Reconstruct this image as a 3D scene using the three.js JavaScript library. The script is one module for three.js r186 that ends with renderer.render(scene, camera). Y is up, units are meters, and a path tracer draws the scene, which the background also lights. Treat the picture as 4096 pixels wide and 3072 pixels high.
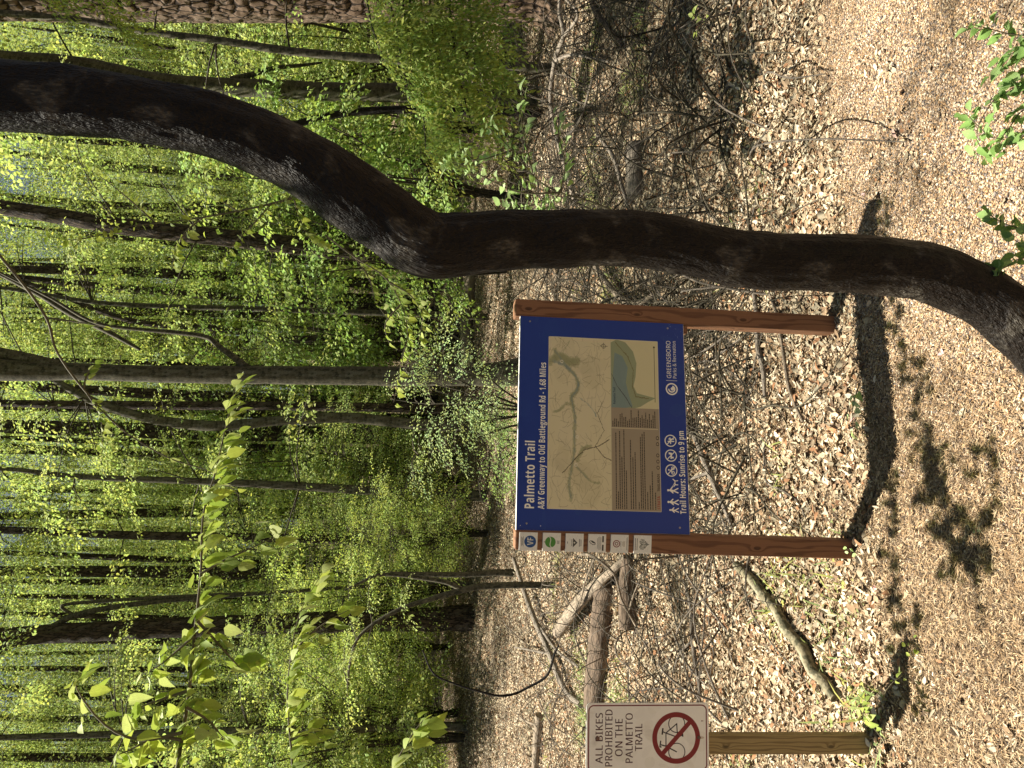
import * as THREE from 'three';
import { mergeGeometries } from 'three/addons/utils/BufferGeometryUtils.js';
import { RoundedBoxGeometry } from 'three/addons/geometries/RoundedBoxGeometry.js';
import { ImprovedNoise } from 'three/addons/math/ImprovedNoise.js';

// ---------------------------------------------------------------- camera, sky, sun, exposure
const V = (x, y, z) => new THREE.Vector3(x, y, z);
const scene = new THREE.Scene();
const FOCAL = 3076, PITCH = 5 * Math.PI / 180, ROLL = 2.5 * Math.PI / 180;     // the phone was held upright: the picture lies on its side
const camera = new THREE.PerspectiveCamera(2 * Math.atan(1536 / FOCAL) * 180 / Math.PI, 4 / 3, 0.05, 400);
const EYE = V(0, 1.65, 0), FWD = V(0, -Math.sin(PITCH), -Math.cos(PITCH));
const up0 = V(0, Math.cos(PITCH), -Math.sin(PITCH)), right0 = V(1, 0, 0);
const upR = up0.clone().multiplyScalar(Math.cos(ROLL)).addScaledVector(right0, -Math.sin(ROLL));
const rightR = right0.clone().multiplyScalar(Math.cos(ROLL)).addScaledVector(up0, Math.sin(ROLL));
const CX = upR.clone().negate(), CY = rightR.clone();
camera.position.copy(EYE);
camera.quaternion.setFromRotationMatrix(new THREE.Matrix4().makeBasis(CX, CY, FWD.clone().negate()));
scene.add(camera);

const SKY = 0.075;
const SUN = V(-0.325, 1, -0.19).normalize();
{
  const W = 512, H = 256, d = new Float32Array(W * H * 4);                     // a clear spring sky, pale near the sun and at the horizon
  for (let j = 0; j < H; j++) for (let i = 0; i < W; i++) {
    const el = ((j + 0.5) / H - 0.5) * Math.PI, az = ((i + 0.5) / W - 0.5) * 2 * Math.PI;
    const y = Math.sin(el), x = Math.cos(el) * Math.cos(az), z = Math.cos(el) * Math.sin(az);
    const c = x * SUN.x + y * SUN.y + z * SUN.z, h = Math.pow(1 - Math.max(0, y), 3), g = Math.exp((c - 1) * 9) * 0.9;
    const o = (j * W + i) * 4;
    d[o] = 0.62 + 0.5 * h + g; d[o + 1] = 0.85 + 0.42 * h + g * 0.97; d[o + 2] = 1.2 + 0.3 * h + g * 0.9; d[o + 3] = 1;
    if (y < 0) { d[o] = 0.25; d[o + 1] = 0.22; d[o + 2] = 0.16; }
  }
  const t = new THREE.DataTexture(d, W, H, THREE.RGBAFormat, THREE.FloatType);
  t.mapping = THREE.EquirectangularReflectionMapping; t.magFilter = THREE.LinearFilter; t.needsUpdate = true;
  scene.background = t; scene.environment = t;
  scene.backgroundIntensity = SKY; scene.environmentIntensity = SKY;
}
const sun = new THREE.DirectionalLight(0xffffff, 5);
sun.color.setRGB(1, 0.93, 0.8);
sun.position.copy(SUN).multiplyScalar(60); sun.target.position.set(0, 0, -8);
sun.position.add(sun.target.position);
sun.castShadow = true;
Object.assign(sun.shadow.camera, { left: -40, right: 40, top: 40, bottom: -40, near: 1, far: 140 });
sun.shadow.mapSize.set(4096, 4096);
scene.add(sun, sun.target);

const renderer = new THREE.WebGLRenderer({ antialias: true });
renderer.toneMapping = THREE.LinearToneMapping;
renderer.toneMappingExposure = 2.95;
renderer.shadowMap.enabled = true;

// ---------------------------------------------------------------- small tools
let seed = 7;
const rnd = () => { seed = (seed + 0x6d2b79f5) | 0; let t = Math.imul(seed ^ (seed >>> 15), 1 | seed); t = (t + Math.imul(t ^ (t >>> 7), 61 | t)) ^ t; return ((t ^ (t >>> 14)) >>> 0) / 4294967296; };
const rr = (a, b) => a + (b - a) * rnd();
const gauss = () => (rnd() + rnd() + rnd() + rnd() - 2) * 0.87;
const pick = (a) => a[Math.floor(rnd() * a.length)];
const clamp = (x, a, b) => Math.min(b, Math.max(a, x));
const lerp = (a, b, t) => a + (b - a) * t;
const sstep = (x, a, b) => { const t = clamp((x - a) / (b - a), 0, 1); return t * t * (3 - 2 * t); };
const perlin = new ImprovedNoise();
const n3 = (x, y, z) => perlin.noise(x, y, z);
const at = (x, y, depth) => EYE.clone().addScaledVector(CX, (x - 2048) / FOCAL * depth).addScaledVector(CY, (1536 - y) / FOCAL * depth).addScaledVector(FWD, depth);
const project = (p) => { const v = p.clone().sub(EYE), d = v.dot(FWD); return [2048 + v.dot(CX) / d * FOCAL, 1536 - v.dot(CY) / d * FOCAL]; };
function above(foot, x) { let lo = 0, hi = 8; for (let i = 0; i < 40; i++) { const m = (lo + hi) / 2; project(foot.clone().add(V(0, m, 0)))[0] > x ? lo = m : hi = m; } return lo; }   // the height over a foot at which the picture's row x is met
const depthOf = (p) => p.clone().sub(EYE).dot(FWD);

const numbers = {};
function numbered(name) { const n = numbers[name] = (numbers[name] ?? -1) + 1; return n ? name + '_' + String(n).padStart(3, '0') : name; }
function thing(name, label, category, pos = V(0, 0, 0), group) {
  const o = new THREE.Group(); o.name = numbered(name); o.position.copy(pos);
  o.userData = { label, category }; if (group) o.userData.group = group;
  scene.add(o); return o;
}
function part(parent, name, geometry, material, label) {
  const m = new THREE.Mesh(geometry, material); m.name = name; m.castShadow = m.receiveShadow = true;
  if (label) m.userData.label = label;
  parent.add(m); return m;
}
function setting(name, geometry, material) {
  const m = new THREE.Mesh(geometry, material); m.name = name; m.castShadow = m.receiveShadow = true;
  m.userData = { kind: 'structure' }; scene.add(m); return m;
}

// ---------------------------------------------------------------- noise textures
function lattice(px, py, s) { let h = Math.imul(px, 374761393) ^ Math.imul(py, 668265263) ^ Math.imul(s, 974711); h = Math.imul(h ^ (h >>> 13), 1274126177); return ((h ^ (h >>> 16)) >>> 0) / 4294967296; }
function vnoise(x, y, perx, pery, s) {
  const xi = Math.floor(x), yi = Math.floor(y), fx = x - xi, fy = y - yi, u = fx * fx * (3 - 2 * fx), v = fy * fy * (3 - 2 * fy);
  const a = ((xi % perx) + perx) % perx, b = (a + 1) % perx, c = ((yi % pery) + pery) % pery, d = (c + 1) % pery;
  return lerp(lerp(lattice(a, c, s), lattice(b, c, s), u), lerp(lattice(a, d, s), lattice(b, d, s), u), v);
}
function fbm(u, v, fx, fy, oct, s) {
  let sum = 0, a = 0.5, tot = 0;
  for (let o = 0; o < oct; o++) { sum += a * vnoise(u * fx, v * fy, fx, fy, s + o); tot += a; a *= 0.55; fx *= 2; fy *= 2; }
  return sum / tot;
}
function worley(u, v, fx, fy, s) {   // [nearest, second] of jittered points, tileable
  const x = u * fx, y = v * fy, xi = Math.floor(x), yi = Math.floor(y); let a = 9, b = 9;
  for (let i = -1; i <= 1; i++) for (let j = -1; j <= 1; j++) {
    const cx = (((xi + i) % fx) + fx) % fx, cy = (((yi + j) % fy) + fy) % fy;
    const dx = xi + i + lattice(cx, cy, s) - x, dy = yi + j + lattice(cx, cy, s + 1) - y, d = Math.hypot(dx, dy);
    if (d < a) { b = a; a = d; } else if (d < b) b = d;
  }
  return [a, b];
}
function dataTex(W, H, f, srgb) {    // f(u, v) -> [r, g, b] in 0..1 (sRGB when srgb)
  const d = new Uint8Array(W * H * 4);
  for (let j = 0; j < H; j++) for (let i = 0; i < W; i++) {
    const c = f((i + 0.5) / W, (j + 0.5) / H), o = (j * W + i) * 4;
    d[o] = clamp(c[0], 0, 1) * 255; d[o + 1] = clamp(c[1], 0, 1) * 255; d[o + 2] = clamp(c[2], 0, 1) * 255; d[o + 3] = 255;
  }
  const t = new THREE.DataTexture(d, W, H); t.wrapS = t.wrapT = THREE.RepeatWrapping; t.magFilter = THREE.LinearFilter; t.needsUpdate = true;
  if (srgb) t.colorSpace = THREE.SRGBColorSpace;
  return t;
}
const sr = (c) => c <= 0.0031308 ? c * 12.92 : 1.055 * Math.pow(c, 1 / 2.4) - 0.055;
const mixc = (a, b, t) => [lerp(a[0], b[0], t), lerp(a[1], b[1], t), lerp(a[2], b[2], t)];
const lin = (c) => [sr(c[0]), sr(c[1]), sr(c[2])];

// bark: u runs round the trunk, v along it; one tile is about half a metre
function barkMaterial(kind, W = 512, H = 512) {
  const height = (u, v) => {
    if (kind === 'dark') return 0.5 * fbm(u, v, 64, 46, 4, 3) + 0.4 * Math.abs(fbm(u + 0.02 * fbm(u, v, 9, 12, 2, 6), v, 96, 56, 3, 19) - 0.5) * 2 + 0.25 * fbm(u, v, 5, 13, 3, 11);
    if (kind === 'smooth') return 0.5 * fbm(u, v, 6, 14, 4, 5) + 0.5 * fbm(u, v, 24, 40, 3, 15);
    if (kind === 'furrow') { const w = fbm(u, v, 6, 3, 3, 31) * 0.12; const r = Math.abs(fbm(u + w, v, 12, 3, 4, 23) - 0.5) * 2; return sstep(r, 0.02, 0.4) * 0.8 + 0.2 * fbm(u, v, 40, 20, 3, 8); }
    const w = fbm(u, v, 5, 5, 3, 41) * 0.1, [a, b] = worley(u + w, v + w, 6, 4, 9);           // plates
    return sstep(b - a, 0.02, 0.28) * 0.75 + 0.25 * fbm(u, v, 20, 16, 4, 13);
  };
  const C = {
    dark: [[0.004, 0.003, 0.002], [0.013, 0.009, 0.006], [0.12, 0.108, 0.085]],
    smooth: [[0.035, 0.032, 0.02], [0.11, 0.10, 0.065], [0.17, 0.17, 0.13]],
    furrow: [[0.018, 0.012, 0.008], [0.085, 0.06, 0.04], [0.13, 0.11, 0.085]],
    plates: [[0.02, 0.012, 0.008], [0.13, 0.085, 0.055], [0.19, 0.15, 0.11]],
  }[kind];
  const map = dataTex(W, H, (u, v) => {
    const h = height(u, v), dk = kind === 'dark', pat = dk ? fbm(u + 0.16 * fbm(u, v, 6, 9, 3, 71), v + 0.1 * fbm(u, v, 6, 9, 3, 72), 5, 11, 6, 77) : fbm(u, v, 4, 4, 5, 77), fine = kind === 'dark' ? sstep(fbm(u, v, 110, 70, 2, 55), 0.4, 0.72) : fbm(u, v, 50, 30, 2, 55);
    let c = mixc(C[0], C[1], sstep(h, 0.15, 0.75));
    c = mixc(c, C[2], sstep(pat, 0.53, 0.72) * (0.35 + 0.65 * fine) * (kind === 'dark' ? 0.62 : 0.7));
    if (kind === 'smooth') c = mixc(c, [0.02, 0.022, 0.012], sstep(fbm(u, v, 5, 6, 4, 91), 0.58, 0.66) * 0.75);
    return lin(c);
  }, true);
  const bump = dataTex(W, H, (u, v) => { const h = height(u, v); return [h, h, h]; });
  return new THREE.MeshPhysicalMaterial({ map, specularIntensity: kind === 'dark' ? 0.45 : 0.6, bumpMap: bump, bumpScale: { dark: 0.012, smooth: 0.003, furrow: 0.02, plates: 0.016 }[kind], roughness: kind === 'dark' ? 0.62 : 0.9 });
}
const BARK = { dark: barkMaterial('dark', 1024, 1024), smooth: barkMaterial('smooth'), furrow: barkMaterial('furrow'), plates: barkMaterial('plates') };
BARK.twig = new THREE.MeshStandardMaterial({ map: BARK.smooth.map, color: new THREE.Color().setRGB(0.55, 0.48, 0.4), roughness: 0.9 });
BARK.dead = new THREE.MeshStandardMaterial({ map: dataTex(256, 256, (u, v) => { const h = fbm(u, v, 30, 4, 4, 61), p = fbm(u, v, 5, 4, 4, 62); return lin(mixc(mixc([0.07, 0.055, 0.04], [0.34, 0.29, 0.23], h), [0.1, 0.085, 0.065], sstep(p, 0.5, 0.7) * 0.7)); }, true), bumpMap: BARK.furrow.bumpMap, bumpScale: 0.006, roughness: 0.92 });
BARK.pale = BARK.dead.clone(); BARK.pale.color.setRGB(1.25, 1.18, 1.08);
BARK.rough = BARK.smooth.clone(); BARK.rough.color.setRGB(2.1, 2.0, 1.9);
BARK.log = BARK.dead.clone(); BARK.log.color.setRGB(0.6, 0.5, 0.42);

// ---------------------------------------------------------------- terrain
const PROFILE = [[-60, 0], [3.4, 0], [4.2, 0.03], [7, 0.08], [11, 0.22], [15, 0.6], [18, 1.05], [24, 2.0], [30, 3.0], [45, 6.0], [90, 17], [200, 40]];
function profile(d) {
  for (let i = 1; i < PROFILE.length; i++) if (d < PROFILE[i][0]) { const [a, ha] = PROFILE[i - 1], [b, hb] = PROFILE[i]; return lerp(ha, hb, (d - a) / (b - a)); }
  return 40;
}
function terrain(x, z) {
  const d = -z, rough = sstep(d, 3.0, 5);
  let h = (profile(d - 0.7) + profile(d) + profile(d + 0.7)) / 3;
  h += rough * (0.05 * n3(x * 0.9, z * 0.9, 3.3) + 0.02 * n3(x * 3, z * 3, 8.1)) + 0.004 * n3(x * 4, z * 4, 1.7) + sstep(d, 8, 20) * 0.35 * n3(x * 0.15, z * 0.15, 5.5);
  return h;
}
function groundAt(x, y) {            // where the sight line through a picture point meets the ground
  const dir = at(x, y, 1).sub(EYE); let t = 0.5;
  for (let i = 0; i < 4000; i++) { const p = EYE.clone().addScaledVector(dir, t); if (p.y < terrain(p.x, p.z)) return V(p.x, terrain(p.x, p.z), p.z); t += 0.004 + t * 0.0015; if (t > 150) break; }
  return EYE.clone().addScaledVector(dir, 60);
}

// ---------------------------------------------------------------- limbs, leaves, sprays
// a tapered, slightly lumpy limb through points [Vector3, radius]
function limb(pts, { radial = 8, step = 0.08, lump = 0.06, tile = 0.5, ridge = 0, rsize = ridge, freq = 5, cap = false, plates = 0 } = {}) {
  const P = pts.map((p) => p[0]), R = pts.map((p) => p[1]);
  const curve = new THREE.CatmullRomCurve3(P, false, 'centripetal'), len = curve.getLength();
  const n = clamp(Math.ceil(len / step), P.length, 900);
  const pos = [], uv = [], idx = [], circ = 2 * Math.PI * Math.max(...R), ku = Math.max(1, Math.round(circ / tile));
  let nrm = null, prev = null, salong = 0;
  const q = new THREE.Quaternion();
  // lengths of the control points on the curve, to look the radius up
  for (let i = 0; i <= n; i++) {
    const t = i / n, c = curve.getPoint(t), tan = curve.getTangent(t);
    if (!nrm) { nrm = V(0, 0, -1).addScaledVector(tan, tan.z); if (nrm.lengthSq() < 0.01) nrm = V(1, 0, 0).addScaledVector(tan, -tan.x); nrm.normalize(); }
    else { q.setFromUnitVectors(prev.tan, tan); nrm.applyQuaternion(q).addScaledVector(tan, -nrm.dot(tan)).normalize(); salong += c.distanceTo(prev.c); }
    prev = { c, tan };
    const bin = new THREE.Vector3().crossVectors(tan, nrm);
    const f = t * (P.length - 1), k = Math.min(P.length - 2, Math.floor(f)), r0 = lerp(R[k], R[k + 1], f - k);
    for (let j = 0; j <= radial; j++) {
      const a = j / radial * 2 * Math.PI, dx = Math.cos(a), dy = Math.sin(a);
      const wx = c.x + (nrm.x * dx + bin.x * dy) * r0, wy = c.y + (nrm.y * dx + bin.y * dy) * r0, wz = c.z + (nrm.z * dx + bin.z * dy) * r0;
      let r = r0 * (1 + lump * n3(wx * freq, wy * freq, wz * freq) + lump * 0.5 * n3(wx * freq * 2.7, wy * freq * 2.7, wz * freq * 2.7));
      if (ridge) { const s = 1 / rsize; r += ridge * (n3(dx * r0 * s * 0.9, salong * s * 0.13, dy * r0 * s * 0.9) + 0.5 * n3(dx * r0 * s * 2, salong * s * 0.3, dy * r0 * s * 2)) * 0.5; }
      if (plates) { const [a1, b1] = worley((j % radial) / radial + 0.02 * n3(wx * 9, wy * 9, wz * 9), (salong + 0.03 * n3(wy * 8, wx * 8, 1)) / 1.6, 24, 5, 5); r += plates * (sstep(b1 - a1, 0.03, 0.3) - 0.5 + 0.25 * n3(wx * 30, wy * 30, wz * 30)); }
      pos.push(c.x + (nrm.x * dx + bin.x * dy) * r, c.y + (nrm.y * dx + bin.y * dy) * r, c.z + (nrm.z * dx + bin.z * dy) * r);
      uv.push(j / radial * ku, salong / tile);
    }
  }
  for (let i = 0; i < n; i++) for (let j = 0; j < radial; j++) { const a = i * (radial + 1) + j, b = a + radial + 1; idx.push(a, a + 1, b, a + 1, b + 1, b); }
  if (cap) for (const end of [0, n]) {
    const c = curve.getPoint(end / n), base = pos.length / 3;
    pos.push(c.x, c.y, c.z); uv.push(0.5, 0.5);
    for (let j = 0; j <= radial; j++) { const o = (end * (radial + 1) + j) * 3; pos.push(pos[o], pos[o + 1], pos[o + 2]); uv.push(0.5 + 0.1 * Math.cos(j), 0.5 + 0.1 * Math.sin(j)); }
    for (let j = 0; j < radial; j++) end ? idx.push(base, base + 1 + j, base + 2 + j) : idx.push(base, base + 2 + j, base + 1 + j);
  }
  const g = new THREE.BufferGeometry();
  g.setAttribute('position', new THREE.Float32BufferAttribute(pos, 3)); g.setAttribute('uv', new THREE.Float32BufferAttribute(uv, 2)); g.setIndex(idx);
  g.computeVertexNormals();
  const N = g.attributes.normal;                                              // close the seam
  for (let i = 0; i <= n; i++) { const a = i * (radial + 1), b = a + radial, v = V(N.getX(a) + N.getX(b), N.getY(a) + N.getY(b), N.getZ(a) + N.getZ(b)).normalize(); N.setXYZ(a, v.x, v.y, v.z); N.setXYZ(b, v.x, v.y, v.z); }
  return g;
}
const moved = (pts, o) => pts.map(([p, r]) => [p.clone().sub(o), r]);

// collects many small leaves into one geometry, a colour per leaf
class Leaves {
  constructor() { this.p = []; this.n = []; this.c = []; this.i = []; this.u = []; }
  add(t, m, col) {
    const base = this.p.length / 3, a = t.attributes, v = V(), nm = new THREE.Matrix3().getNormalMatrix(m);
    for (let k = 0; k < a.position.count; k++) {
      v.fromBufferAttribute(a.position, k).applyMatrix4(m); this.p.push(v.x, v.y, v.z);
      v.fromBufferAttribute(a.normal, k).applyMatrix3(nm).normalize(); this.n.push(v.x, v.y, v.z);
      this.c.push(col[0], col[1], col[2]);
    }
    for (let k = 0; k < t.index.count; k++) this.i.push(base + t.index.getX(k));
  }
  build() {
    const g = new THREE.BufferGeometry();
    g.setAttribute('position', new THREE.Float32BufferAttribute(this.p, 3)); g.setAttribute('normal', new THREE.Float32BufferAttribute(this.n, 3));
    g.setAttribute('color', new THREE.Float32BufferAttribute(this.c, 3)); g.setIndex(this.i); return g;
  }
}
// one leaf along +x, upper side +y, about 1 long; sections along the midrib
function leafShape({ w = 0.55, fold = 0.25, curl = 0.15, sec = 3, wide = 0.42, stalk = 0.12, wave = 0, twist = 0 }) {
  const pos = [], idx = [], uv = [];
  const push = (x, y, z, a, b) => { pos.push(x, y, z); uv.push(a, b); return pos.length / 3 - 1; };
  const mid = (t) => [stalk + t * (1 - stalk), -curl * t * t];
  let last = null;
  for (let s = 0; s <= sec + 1; s++) {
    const t = s / (sec + 1), [x, y] = mid(t);
    const prof = t <= 0 || t >= 1 ? 0 : Math.pow(Math.sin(Math.PI * Math.pow(t, Math.log(0.5) / Math.log(wide))), 0.85);
    const hw = w / 2 * prof, m = push(x, y, 0, t, 0.5);
    if (hw === 0) { if (last) idx.push(last[0], last[1], m, last[1], last[2], m); last = [m, m, m, true]; if (s > 0) break; continue; }
    const wob = wave * Math.sin(t * 9 + w * 20), tw = twist * t;
    const l = push(x - 0.03, y + fold * hw + wob + tw * hw, -hw, t, 0), r = push(x - 0.03, y + fold * hw - wob - tw * hw, hw, t, 1);
    if (last[3]) idx.push(last[0], m, l, last[0], r, m);
    else idx.push(last[0], last[1], l, last[1], m, l, last[1], last[2], m, last[2], r, m);
    last = [l, m, r, false];
  }
  const g = new THREE.BufferGeometry();
  g.setAttribute('position', new THREE.Float32BufferAttribute(pos, 3)); g.setAttribute('uv', new THREE.Float32BufferAttribute(uv, 2)); g.setIndex(idx); g.computeVertexNormals();
  return g;
}
const T = (x, y, z, rx, ry, rz, s, sy, sz) => new THREE.Matrix4().compose(V(x, y, z), new THREE.Quaternion().setFromEuler(new THREE.Euler(rx, ry, rz, 'YZX')), V(s, sy ?? s, sz ?? s));
// a spray: leaves in two ranks along a drooping twig that runs along +x for len; kind sets leaf size
function spray({ n, len, leaf, size, droop = 0.15, flat = 0.35, side = 0.9 }) {
  const L = new Leaves();
  const shapes = [0, 1, 2].map((k) => leafShape({ w: leaf.w, fold: 0.15 + 0.2 * k, curl: 0.05 + 0.14 * k, sec: leaf.sec, wide: leaf.wide }));
  for (let k = 0; k < n; k++) {
    const t = (k + rnd()) / n, s = k % 2 ? 1 : -1, sz = size * rr(0.6, 1.15), v = rr(0.75, 1.2);
    const x = t * len, y = -droop * t * t * len + gauss() * flat * len * 0.12, z = s * rr(0, 0.22) * len * side;
    L.add(pick(shapes), T(x, y, z, gauss() * 0.7, -s * rr(0.3, 1.4), -rr(0, 0.8) + gauss() * 0.3, sz), [v * rr(0.9, 1.15), v, v * rr(0.8, 1.2)]);
  }
  return L.build();
}
function leafMaterial(r, g, b, through = 0.5, rough = 0.95) {
  const m = new THREE.MeshPhysicalMaterial({ roughness: rough, transmission: through, thickness: 0, vertexColors: true, side: THREE.DoubleSide, specularIntensity: 0.5 });
  m.color.setRGB(r, g, b); return m;
}
// copies of one geometry: list of [Matrix4, [r, g, b]]
function copies(parent, name, geometry, material, list, stuff = true, label) {
  const m = new THREE.InstancedMesh(geometry, material, list.length); m.name = name; m.castShadow = m.receiveShadow = true;
  const c = new THREE.Color();
  list.forEach(([mat, col], i) => { m.setMatrixAt(i, mat); m.setColorAt(i, c.setRGB(col[0], col[1], col[2])); });
  if (stuff) m.userData.kind = 'stuff';
  if (label) m.userData.label = label;
  parent.add(m); return m;
}

// ---------------------------------------------------------------- ground and trail
{
  const xs = [], zs = [];
  for (let x = -70; x <= 70; x += Math.abs(x) < 6 ? 0.12 : Math.abs(x) < 14 ? 0.4 : 2) xs.push(x);
  for (let z = 12; z > -110; z -= z < 3 && z > -9 ? 0.1 : z > -26 ? 0.3 : z > 0 ? 1 : 2) zs.push(z);
  const pos = [], uv = [], idx = [];
  for (const z of zs) for (const x of xs) { pos.push(x, terrain(x, z), z); uv.push(x, z); }
  const w = xs.length;
  for (let j = 0; j < zs.length - 1; j++) for (let i = 0; i < w - 1; i++) { const a = j * w + i; idx.push(a, a + 1, a + w, a + 1, a + w + 1, a + w); }
  const g = new THREE.BufferGeometry();
  g.setAttribute('position', new THREE.Float32BufferAttribute(pos, 3)); g.setAttribute('uv', new THREE.Float32BufferAttribute(uv, 2)); g.setIndex(idx); g.computeVertexNormals();
  const map = dataTex(1024, 1024, (u, v) => {
    const a = fbm(u, v, 40, 40, 4, 101), b = fbm(u, v, 5, 5, 5, 102), [w1] = worley(u, v, 60, 60, 17);
    let c = mixc([0.025, 0.017, 0.01], [0.16, 0.115, 0.07], sstep(a, 0.3, 0.7));
    c = mixc(c, [0.26, 0.2, 0.13], sstep(w1, 0.4, 0.1) * 0.7);
    return lin(mixc(c, [0.06, 0.045, 0.03], sstep(b, 0.5, 0.75) * 0.6));
  }, true);
  map.repeat.set(1 / 1.7, 1 / 1.7);
  const bump = dataTex(512, 512, (u, v) => { const h = 0.5 * fbm(u, v, 30, 30, 4, 7) + 0.5 * worley(u, v, 40, 40, 3)[0]; return [h, h, h]; });
  bump.repeat.set(1 / 1.1, 1 / 1.1);
  setting('ground', g, new THREE.MeshStandardMaterial({ map, bumpMap: bump, bumpScale: 0.03, roughness: 1 }));
}
// the far edge of the trail, as the ground shows it, from left to right
const EDGE = [[3590, 3072], [3545, 2850], [3490, 2500], [3460, 2200], [3430, 1800], [3400, 1540], [3365, 1270], [3330, 1000], [3280, 600], [3255, 250], [3235, 0]].map(([x, y]) => groundAt(x, y));
function edgeZ(x) {
  if (x <= EDGE[0].x) return EDGE[0].z + (x - EDGE[0].x) * -0.05;
  for (let i = 1; i < EDGE.length; i++) if (x <= EDGE[i].x) return lerp(EDGE[i - 1].z, EDGE[i].z, (x - EDGE[i - 1].x) / (EDGE[i].x - EDGE[i - 1].x));
  return EDGE.at(-1).z - (x - EDGE.at(-1).x) * 0.25;
}
{
  const pos = [], uv = [], idx = [], nx = 240, nz = 110;
  for (let j = 0; j <= nz; j++) for (let i = 0; i <= nx; i++) {
    const x = lerp(-9, 9, i / nx), t = j / nz, zf = edgeZ(x) + 0.05 * n3(x * 2.2, 3, 7) + 0.02 * n3(x * 9, 3, 7), z = lerp(zf, 1.2 + 0.1 * Math.sin(x), t * t * 0.6 + t * 0.4);
    pos.push(x, terrain(x, z) + (t === 0 || t === 1 ? -0.01 : 0.008), z); uv.push(x, z);
  }
  for (let j = 0; j < nz; j++) for (let i = 0; i < nx; i++) { const a = j * (nx + 1) + i; idx.push(a, a + nx + 1, a + 1, a + 1, a + nx + 1, a + nx + 2); }
  const g = new THREE.BufferGeometry();
  g.setAttribute('position', new THREE.Float32BufferAttribute(pos, 3)); g.setAttribute('uv', new THREE.Float32BufferAttribute(uv, 2)); g.setIndex(idx); g.computeVertexNormals();
  const map = dataTex(1024, 1024, (u, v) => {
    const [a, b] = worley(u, v, 110, 110, 33), t = fbm(u, v, 8, 8, 4, 44), k = vnoise(u * 110, v * 110, 110, 110, 46);
    let c = mixc([0.1, 0.064, 0.036], [0.38, 0.265, 0.15], sstep(b - a, 0.05, 0.5) * (0.5 + 0.5 * k));
    return lin(mixc(c, [0.15, 0.1, 0.062], sstep(t, 0.5, 0.8) * 0.5));
  }, true);
  map.repeat.set(1, 1);
  const bump = dataTex(1024, 1024, (u, v) => { const [a] = worley(u, v, 110, 110, 33); const h = 1 - a; return [h, h, h]; });
  setting('gravel_path', g, new THREE.MeshStandardMaterial({ map, bumpMap: bump, bumpScale: 0.006, roughness: 0.95 }));
}
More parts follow.
